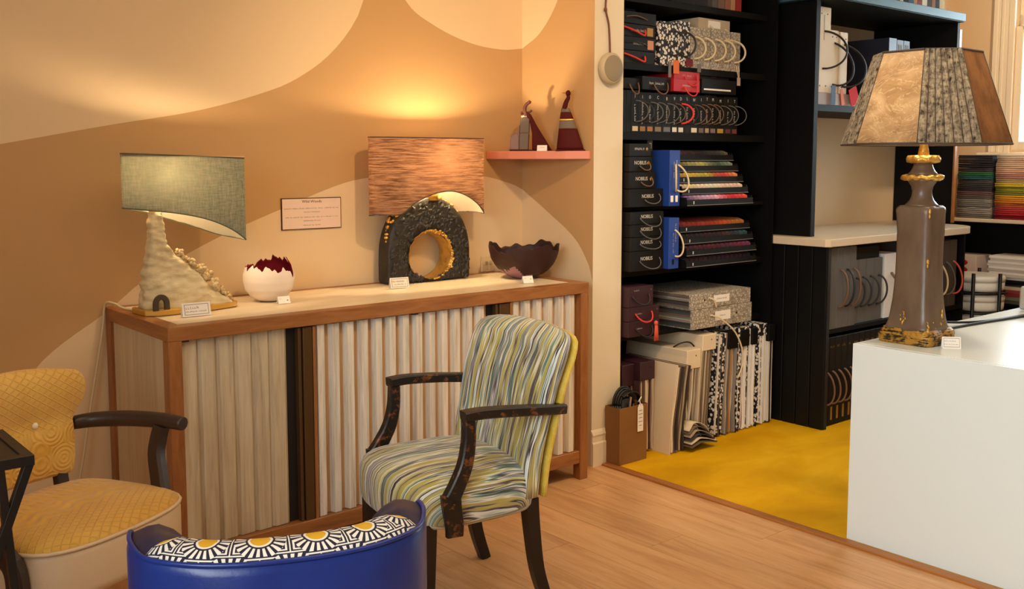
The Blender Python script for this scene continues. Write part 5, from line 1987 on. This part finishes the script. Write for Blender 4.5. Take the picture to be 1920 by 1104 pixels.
fabric_book('white paged sample book with black clip near black end panel', 4.202, 4.262, 3.10, .538, .003, None, None, ['#ECE6DE', '#DAD3CA', '#F0ECE6'], 0, 5, .002, clip=True)
fabric_book('small floral print book between the two white paged ones', 4.272, 4.342, 3.105, .538, .002, M_bw, M_bw, [M_bw, '#E6DED4', M_bw], .06, 6, .002)
fabric_book('white paged sample book at the far right end of floor row', 4.351, 4.422, 3.105, .538, .0, None, None, ['#EAE4DC', '#D5CEC5', '#F2EEE8', '#26211F'], 0, 6, .002, clip=True)
# crumpled sample roll at the foot of the cream books
cr_ = thing('fabric_bundle', 'crumpled brown striped fabric spilling onto carpet before cream books', 'fabric', (3.735, 3.045, .0085))
for k in range(6):
    pts = []
    for j in range(15):
        f = j / 14
        a = f * 4.2
        r_ = .020 + .008 * k
        pts.append((-.10 + .20 * f * .9 + .012 * math.sin(a * 2 + k * .3), 0, .022 + r_ * abs(math.sin(a * .75 + .2)) + .013 * k * (1 - f * .5)))
    m = MB()
    rows = [[Vector(p) + Vector((0, -.045 + .006 * k, .003)), Vector(p) + Vector((0, -.045 + .006 * k, 0)), Vector(p) + Vector((0, .045, 0)), Vector(p) + Vector((0, .045, .003))] for p in pts]
    m.rings(rows)
    ob('fold', m, col_mat(['#5B4A3C', '#CBB795', '#3B302A', '#A28B6E', '#6E5A48', '#D6C4A2'][k]), cr_)

# ---------------------------------------------------------------- kraft bag with black cords
kb = thing('paper_bag', 'brown kraft paper bag with white tag standing by the pillar', 'bag', (3.322, 3.135, .0095))
w2, d2, h2 = .091, .045, .265
m = MB()
def bagring(z, f, g=0):
    return [(-w2 * f, -d2 * f, z), (w2 * f, -d2 * f, z), (w2 * f, -d2 * f * .2 - g, z), (w2 * f, d2 * f, z), (-w2 * f, d2 * f, z), (-w2 * f, d2 * f * .1 - g, z)]
m.rings([bagring(0, 1), bagring(.10, 1.0), bagring(.19, 1.01), bagring(h2, 1.02)], cap=False, smooth=False)
m.face([m.bm.verts.new(p) for p in bagring(0, 1)][::-1])
m.rings([[(x * .985, y * .97, z) for x, y, z in bagring(h2, 1.02)], [(x * .985, y * .97, z) for x, y, z in bagring(.02, 1)]], cap=False, smooth=False)
m.rings([bagring(h2, 1.02), [(x * .985, y * .97, z) for x, y, z in bagring(h2, 1.02)]], cap=False, smooth=False)
ob('body', m, M_kraft, kb, recalc=False)
m = MB()
m.prism([(-w2 * .95, .004), (-w2 * .5, .06), (-w2 * .45, .058), (-w2 * .9, .002)], 'xz', -d2 - .002, -d2 - .0005)
ob('fold', m, M_kraft, kb)
m = MB().prism([(.022, .140), (.022, .253), (.031, .269), (.051, .269), (.060, .253), (.060, .140)], 'xz', -d2 - .006, -d2 - .005)
tg = ob('tag', m, M_paper, kb)
for k, (z, w_) in enumerate(((.237, .022), (.220, .026), (.203, .024), (.185, .026), (.167, .018))):
    ob('line', MB().box(.041 - w_ / 2, .041 + w_ / 2, -d2 - .0066, -d2 - .006, z, z + .0022), M_ink, tg)
ob('tag_string', MB().tube([(.041, -d2 - .006, .263), (.036, -d2 - .004, .287), (.050, -d2 - .001, .300), (.040, -d2 + .01, .275)], .0028, 6, smooth_n=4), M_paper, kb)
sp = thing('cable_bundle', 'black cable loops and strap standing in the kraft bag', 'cable', (3.322, 3.135, .0145))
m = MB()
for k in range(4):
    r_ = .055 + .008 * k
    m.tube([(-.012 + r_ * math.cos(a) * .82, -.012 + .008 * k, .262 + r_ * math.sin(a)) for a in [math.pi * (q / 16) for q in range(17)]], .006, 6)
    m.tube([(-.012 - r_ * .82, -.012 + .008 * k, .262), (-.012 - r_ * .7, -.012 + .008 * k, .02)], .006, 6)
    m.tube([(-.012 + r_ * .82, -.012 + .008 * k, .262), (-.012 + r_ * .7, -.012 + .008 * k, .02)], .006, 6)
ob('loops', m, M_blkcord, sp)
ob('strap', MB().bar([(-.05, -.02, .305), (.0, -.025, .325), (.05, -.022, .303), (.068, -.02, .25), (.068, -.018, .1)], .024, .006, (0, 1, 0), smooth_n=4), M_satinblack, sp)
ob('roll', MB().lathe([(0, 0), (.030, 0), (.030, .288), (.022, .296), (0, .296)], 20, (-.015, .008, 0)), M_satinblack, sp)
ob('tube', MB().tube([(-.0, -.03, .05), (-.012, -.03, .235), (-.005, -.032, .30)], .005, 6), M_mauve, sp)


# ---------------------------------------------------------------- counter in the nook
ct = thing('counter', 'pale laminate worktop on black boarded panels in the shop nook', 'counter', (5.2, 3.1, 0))
out = [(4.455, 3.47), (4.455, 2.84), (4.475, 2.82), (5.92, 2.82)]
out += [(5.92 + .22 * math.sin(a), 3.04 - .22 * math.cos(a)) for a in [math.pi / 2 * k / 8 for k in range(1, 9)]]
out += [(6.18, 3.47)]
ob('worktop', MB().prism(out, 'xy', .959, 1.0, .004, 2), M_ltop, ct, w=True)
# boarded end panel below: separate vertical boards with grooves
ep = ob('end_panel', MB().box(4.482, 4.506, 2.835, 3.47, .009, .958), M_darkbr, ct, w=True)
y = 2.836
for k in range(8):
    ob('board', MB().box(4.470, 4.483, y + .0015, min(y + .083, 3.47) - .0015, .009, .958, .003), M_blackboard, ep, w=True)
    y += .084
ob('partition', MB().box(4.535, 4.568, 2.985, 3.47, 1.001, 2.215, .002), M_black, ct, w=True)
ob('partition_edge', MB().box(4.534, 4.569, 2.980, 2.985, 1.001, 2.215), plain('black_edge_band', '#141312', .6, Specular_IOR_Level=.2), ct, w=True)
ob('partition', MB().box(6.235, 6.262, 3.075, 3.47, 1.001, 2.215, .002), M_black, ct, w=True)
ob('partition_edge', MB().box(6.234, 6.263, 3.065, 3.075, 1.001, 2.215), M_oak, ct, w=True)
ob('leg', MB().lathe([(0, 0), (.022, 0), (.022, .95), (0, .95)], 16, (6.06, 3.0, .009)), M_satinblack, ct, w=True)
ob('foot', MB().lathe([(0, 0), (.035, 0), (.030, .012), (0, .012)], 16, (6.06, 3.0, .0085)), M_satinblack, ct, w=True)
ob('lower_shelf', MB().box(4.507, 6.0, 2.86, 3.46, .500, .522), M_black, ct, w=True)
ob('back_panel', MB().box(4.507, 6.18, 3.452, 3.47, .009, .958), M_black, ct, w=True)
ob('divider', MB().box(5.30, 5.32, 2.90, 3.45, .009, .499), M_black, ct, w=True)
ob('divider', MB().box(6.0, 6.02, 2.87, 3.45, .009, .958), M_black, ct, w=True)

hs = thing('wall_shelf', 'tan edged shelf between the black partitions above worktop', 'shelf', (5.4, 3.2, 1.66))
ob('board', MB().box(4.569, 6.234, 3.0, 3.474, 1.690, 1.752, .001), plain('tan_shelf_ply', '#8F6E52', .5), hs, w=True)
ob('batten', MB().box(4.569, 6.234, 2.995, 3.474, 1.655, 1.6895, .001), M_black, hs, w=True)
us = thing('wall_shelf', 'teal blue top shelf with black underside at the upper right', 'shelf', (5.2, 3.2, 2.2))
ob('board', MB().box(4.50, 5.965, 2.90, 3.474, 2.222, 2.268, .002), M_blueshelf, us, w=True)
ob('underside', MB().box(4.569, 5.955, 2.905, 3.474, 2.2165, 2.2215), M_black, us, w=True)
ob('bracket', MB().box(5.93, 5.955, 2.93, 3.474, 2.06, 2.216), M_black, us, w=True)

# books on the teal shelf
random.seed(4)
x = 4.95
BK = ['#D8CDB8', '#A9402E', '#7A4A34', '#C9B9A0', '#5B2A22', '#39231E', '#6A4630', '#D6D2A8', '#23201E', '#4A6272', '#B98A5C', '#8E3A30', '#E2D8C2', '#40352E', '#9A6A48', '#2C3A46', '#CBB48A']
BN = ['ivory', 'brick red', 'chestnut', 'oatmeal', 'oxblood', 'dark brown', 'walnut', 'pale lime', 'black', 'steel blue', 'camel', 'rust', 'cream', 'umber', 'copper', 'slate', 'straw']
for c, bn in zip(BK, BN):
    w_ = random.uniform(.030, .062)
    if x + w_ > 5.90:
        break
    h = random.uniform(.22, .30)
    t = box_thing('book', bn + ' book standing on the teal top shelf', 'book', x, x + w_ - .002, 2.93, 3.15, 2.2685, 2.2685 + h, col_mat(c), 'books on the teal top shelf')
    front_label(t, -w_ * .3, w_ * .3, h * .55, h * .75, -.11, M_paper)
    x += w_

# --- white binders and navy boxes on the tan shelf
ZH = 1.7525
def tall_binder(label, x0, x1, y0, z0, h, mat, cord=None, d=.42, studs=True, group=None, tagc=None, name='sample_binder', side=(.075, -.02, 0), z=(.72, .28)):
    t = box_thing(name, label, 'binder', x0, x1, y0, y0 + d, z0, z0 + h, mat, group)
    hx, hy = (x1 - x0) / 2, d / 2
    if studs:
        for sx in (-.45, .45):
            for sz in (.035, h - .035):
                ob('stud', MB().ball((sx * hx, -hy, sz), .0048, 1, .4, 1, sub=1), M_bronze, t)
    if cord:
        arc_handle(t, (0, -hy, h * z[0]), (-.01, -hy, h * z[1]), 0, side, cord, .0055)
    return t, hx, hy


t, hx, hy = tall_binder('tall white binder with black cord loop, nearest the black partition', 4.585, 4.705, 3.005, ZH, .440, M_offw, M_blkcord, side=(.16, -.03, 0))
ob('slot', MB().box(-.004, .004, -hy - .001, -hy, .27, .40), M_beige, t)
ob('tag', MB().box(.058, .098, -hy - .016, -hy - .014, -.06, .04), col_mat('#5E7590'), t)
t, hx, hy = tall_binder('shorter white binder between two others with pink tag', 4.712, 4.795, 3.012, ZH, .330, M_offw, M_blkcord, side=(.13, -.03, -.03), z=(.80, .14))
ob('tag', MB().prism([(.04, .02), (.06, .03), (.088, -.055), (.060, -.062)], 'xz', -hy - .018, -hy - .016), col_mat('#DE7E6A'), t)
t, hx, hy = tall_binder('white binder with scarlet tag, farthest from the partition', 4.800, 4.870, 3.005, ZH, .325, M_offw, M_blkcord, side=(.15, -.035, -.02), z=(.80, .12))
ob('tag', MB().prism([(.03, .02), (.10, .05), (.140, -.04), (.06, -.065)], 'xz', -hy - .018, -hy - .016), col_mat('#C9161E'), t)
x = 5.30
for i, (w_, h, m_) in enumerate([(.085, .335, M_navybind), (.075, .330, M_slate), (.070, .330, M_slate), (.10, .285, M_offw), (.060, .300, M_slate), (.06, .295, M_navybind), (.07, .295, M_slate), (.06, .290, M_navybind), (.07, .29, M_slate), (.07, .285, M_navybind), (.06, .28, M_slate)]):
    t, hx, hy = tall_binder('%s binder, number %s along from the big navy cover' % ({id(M_navybind): 'navy', id(M_slate): 'slate', id(M_offw): 'cream'}[id(m_)], ['one', 'two', 'three', 'four', 'five', 'six', 'seven', 'eight', 'nine', 'ten', 'eleven'][i]) if i else 'big navy binder whose whole cover shows beside the white ones', x, x + w_ - .003, 3.01, ZH, h, m_, None, .44, False, 'binders on the tan shelf')
    if m_ is M_slate:
        front_label(t, -hx * .6, hx * .6, h * .35, h * .92, -hy, M_greyl)
    x += w_

# --- binders under the worktop
random.seed(8)
x = 4.512
GW = [.100, .062, .062, .060, .058, .075, .080, .085]
for i, w_ in enumerate(GW):
    big = i < 4
    h = .425 if big else .345
    t, hx, hy = tall_binder('grey binder under the worktop, %s' % ['nearest the boarded panel, studded spine', 'second of the tall ones', 'third of the tall ones', 'fourth of the tall ones', 'first of the lower ones', 'second of the lower ones', 'third of the lower ones', 'last of the lower ones'][i], x, x + w_ - .003, 2.865 + (0 if big else .02), .5225, h, M_grbind, M_brcord if i in (1, 3) else M_blkcord if i else None, .40, False, 'grey binders under the worktop', side=(.005 if big else .022, -.035, 0), z=(.72, .26))
    if i == 0:
        for z in (.05, .16, .28, .38):
            ob('stud', MB().ball((-.01, -hy, z), .005, 1, .4, 1, sub=1), M_boxblk, t)
    x += w_
t, hx, hy = tall_binder('white folder hanging open under the worktop behind the lamp', 5.12, 5.27, 2.885, .5225, .36, plain('white_folder', '#E3E0DC', .5), M_brcord, .38, False, side=(.0, -.03, -.05), z=(.7, .7))
t = box_thing('storage_box', 'low black box lying on grey binders under the worktop', 'box', 4.83, 5.08, 2.90, 3.20, .5225 + .346, .5225 + .410, M_boxblk)
x = 5.50
for i, (c, w_) in enumerate([(M_brcord, .08), (M_blkcord, .09), (M_string, .09), (M_grcord, .09), (M_tassel, .09)]):
    t, hx, hy = tall_binder('brown grey binder right of the lamp with %s loop' % ['brown', 'black', 'cream', 'grey', 'coral'][i], x, x + w_ - .003, 2.88, .5225, .40, plain('brown_grey_board', '#4A4038', .5), c, .38, False, 'looped binders right of the lamp', side=(.045, -.03, -.03), z=(.68, .2))
    x += w_
x = 4.512
for i in range(12):
    w_ = .056
    t, hx, hy = tall_binder('black gilt lettered binder on the carpet, %s' % (['nearest the boarded panel', 'second', 'third', 'fourth', 'fifth', 'sixth', 'seventh', 'eighth', 'ninth', 'tenth', 'eleventh', 'twelfth'][i] + (' from the boarded panel' if i else '')), x, x + w_ - .003, 2.865, .0085, .470, M_boxblk2, M_brcord, .40, False, 'black gilt lettered binders on the carpet', side=(.022, -.03, -.02), z=(.62, .26))
    lettering('III' if i % 2 else 'II', .022, (-.004, -hy - .0006, .42), FRONT, M_gilt, t, w=False)
    front_label(t, -.008, .008, .03, .10, -hy, M_gilt)
    x += w_

# ---------------------------------------------------------------- fabric shelf under the window
fs = thing('fabric_shelf', 'black shelf unit with pale top under the garden window', 'shelf', (6.85, 2.5, 0))
ob('top', MB().box(6.68, 6.995, 1.9, 3.36, .985, 1.010, .004), M_ltop, fs, w=True)
ob('shelf', MB().box(6.70, 6.98, 1.9, 3.36, .595, .612), M_black, fs, w=True)
ob('shelf', MB().box(6.70, 6.98, 1.9, 3.36, .440, .455), M_black, fs, w=True)
ob('back_panel', MB().box(6.98, 6.995, 1.9, 3.36, .009, .984), M_black, fs, w=True)
ob('side_panel', MB().box(6.70, 6.98, 3.361, 3.378, .009, .984), M_black, fs, w=True)
ob('side_panel', MB().box(6.70, 6.98, 1.88, 1.899, .009, .984), M_black, fs, w=True)


def cloth(label, x0, y0, y1, z0, h, col, group, d=.28):
    """folded cloth: a few soft layers with the folded edge towards the room"""
    t = thing('folded_cloth', label, 'cloth', (x0 + d / 2, (y0 + y1) / 2, z0), 0, group)
    n = 2
    for k in range(n):
        m = MB()
        za, zb = h * k / n, h * (k + 1) / n - .0006
        pr = []
        for q in range(7):
            a = math.pi * (q / 6 - .5)
            pr.append((-d / 2 - (zb - za) / 2 * math.cos(a) * .9, (za + zb) / 2 + (zb - za) / 2 * math.sin(a)))
        pr += [(d / 2, zb), (d / 2, za)]
        rows = []
        for j in range(5):
            yy = -(y1 - y0) / 2 + (y1 - y0) * j / 4
            w_ = random.uniform(-.004, .004)
            rows.append([(x + w_, yy, z) for x, z in pr])
        m.rings(rows)
        ob('fold', m, col_mat(col), t)


random.seed(12)
ST1 = [('#6E6358', 'taupe'), ('#8A8074', 'stone'), ('#9A9084', 'pale grey'), ('#77706A', 'mid grey'), ('#8C857C', 'silver grey'), ('#5A524C', 'smoke'), ('#6B4A48', 'dull rose'), ('#2E2A2C', 'charcoal'), ('#3A3634', 'soft black'),
       ('#4C4444', 'iron grey'), ('#1E5A5A', 'teal'), ('#2F6138', 'bottle green'), ('#3C3038', 'aubergine'), ('#15131A', 'black'), ('#1B1824', 'midnight'), ('#23202A', 'ink')]
z = 1.0105
hs_ = [.026] * 13 + [.030, .030, .026]
for i, ((c, nmx), h) in enumerate(zip(ST1, hs_)):
    cloth('%s folded cloth in the darker stack under the window' % nmx, 6.70 + random.uniform(-.006, .008), 3.035, 3.265, z, h - .001, c, 'darker stack of folded cloths')
    z += h
ST2 = [('#8E1020', 'crimson'), ('#A8141E', 'scarlet'), ('#B03A3A', 'rose red'), ('#B5562A', 'rust'), ('#C77A1E', 'pumpkin'), ('#D69A22', 'amber'), ('#7A7A2A', 'olive'), ('#9A942E', 'moss'), ('#C9B03A', 'mustard'), ('#B59A72', 'sand'),
       ('#B27E70', 'clay'), ('#D3A28C', 'salmon'), ('#D9B49A', 'peach'), ('#CDB094', 'biscuit'), ('#C9A894', 'blush'), ('#E0CDB8', 'ivory')]
z = 1.0105
for i, (c, nmx) in enumerate(ST2):
    cloth('%s folded cloth in the bright stack under the window' % nmx, 6.70 + random.uniform(-.006, .008), 2.70, 3.010, z, .0262, c, 'bright stack of folded cloths')
    z += .0267
# magazines below
random.seed(2)
z = .6125
MG = [('#D8CFC6', 'ivory'), ('#C3B7AC', 'greige'), ('#DAD0C4', 'cream'), ('#B7A89C', 'mushroom'), ('#E0D8CE', 'white'), ('#CBBFB2', 'linen'), ('#D9CFC6', 'pearl'), ('#BDAFA4', 'dove'), ('#E3DBD2', 'chalk')]
for c, nmx in MG:
    box_thing('magazine', nmx + ' magazine in the pale pile on the upper black shelf', 'magazine', 6.705 + random.uniform(0, .012), 6.95, 2.62, 3.05 - random.uniform(0, .02), z, z + .0165, col_mat(c), 'pale pile of magazines', bev=0)
    z += .0172
z = .4555
for c, nmx in [('#4A4A38', 'olive grey'), ('#6A6650', 'khaki'), ('#7A1F26', 'dark red'), ('#8E2A2A', 'brick red'), ('#B9A690', 'beige')]:
    box_thing('magazine', nmx + ' magazine in the lower red and beige pile', 'magazine', 6.705 + random.uniform(0, .012), 6.95, 2.62, 3.04 - random.uniform(0, .02), z, z + .022, col_mat(c), 'lower pile of magazines', bev=0)
    z += .0228
t = box_thing('gift_box', 'small pale box printed with two red dots behind the round boxes', 'box', 6.71, 6.93, 3.12, 3.32, .6125, .755, plain('pale_pink_box', '#D9C6BC', .5))
for z in (.095, .045):
    m = MB().ball((-.111, -.02, z), .024, .08, 1, .75, sub=2)
    ob('red_dot', m, M_redbox, t)

# round boxes in a black wire rack, right of the counter
rk = thing('box_rack', 'black rack holding three round white boxes', 'rack', (6.42, 2.98, .0085))
for a in (R(200), R(250), R(20), R(110)):
    ob('post', MB().tube([(.192 * math.cos(a), .192 * math.sin(a), .0), (.192 * math.cos(a), .192 * math.sin(a), .68)], .012, 8), M_satinblack, rk)
for z in (.30, .425, .55):
    ob('ring', MB().tube([(.18 * math.cos(q * math.pi / 12), .18 * math.sin(q * math.pi / 12), z) for q in range(25)], .008, 6), M_satinblack, rk)
    ob('cross_bar', MB().box(-.175, .175, -.008, .008, z - .006, z + .006), M_satinblack, rk)
for i, z in enumerate((.318, .443, .568)):
    t = thing('round_box', 'round white lidded box in the black rack, %s of three' % ['lowest', 'middle', 'topmost'][i], 'box', (6.42, 2.98, z), 0, 'round white boxes')
    ob('body', MB().lathe([(0, 0), (.150, 0), (.166, .008), (.168, .02), (.168, .060), (0, .060)], 40), M_white, t)
    ob('lid', MB().lathe([(0, .060), (.171, .060), (.172, .085), (.165, .096), (.15, .10), (0, .101)], 40), M_white, t)
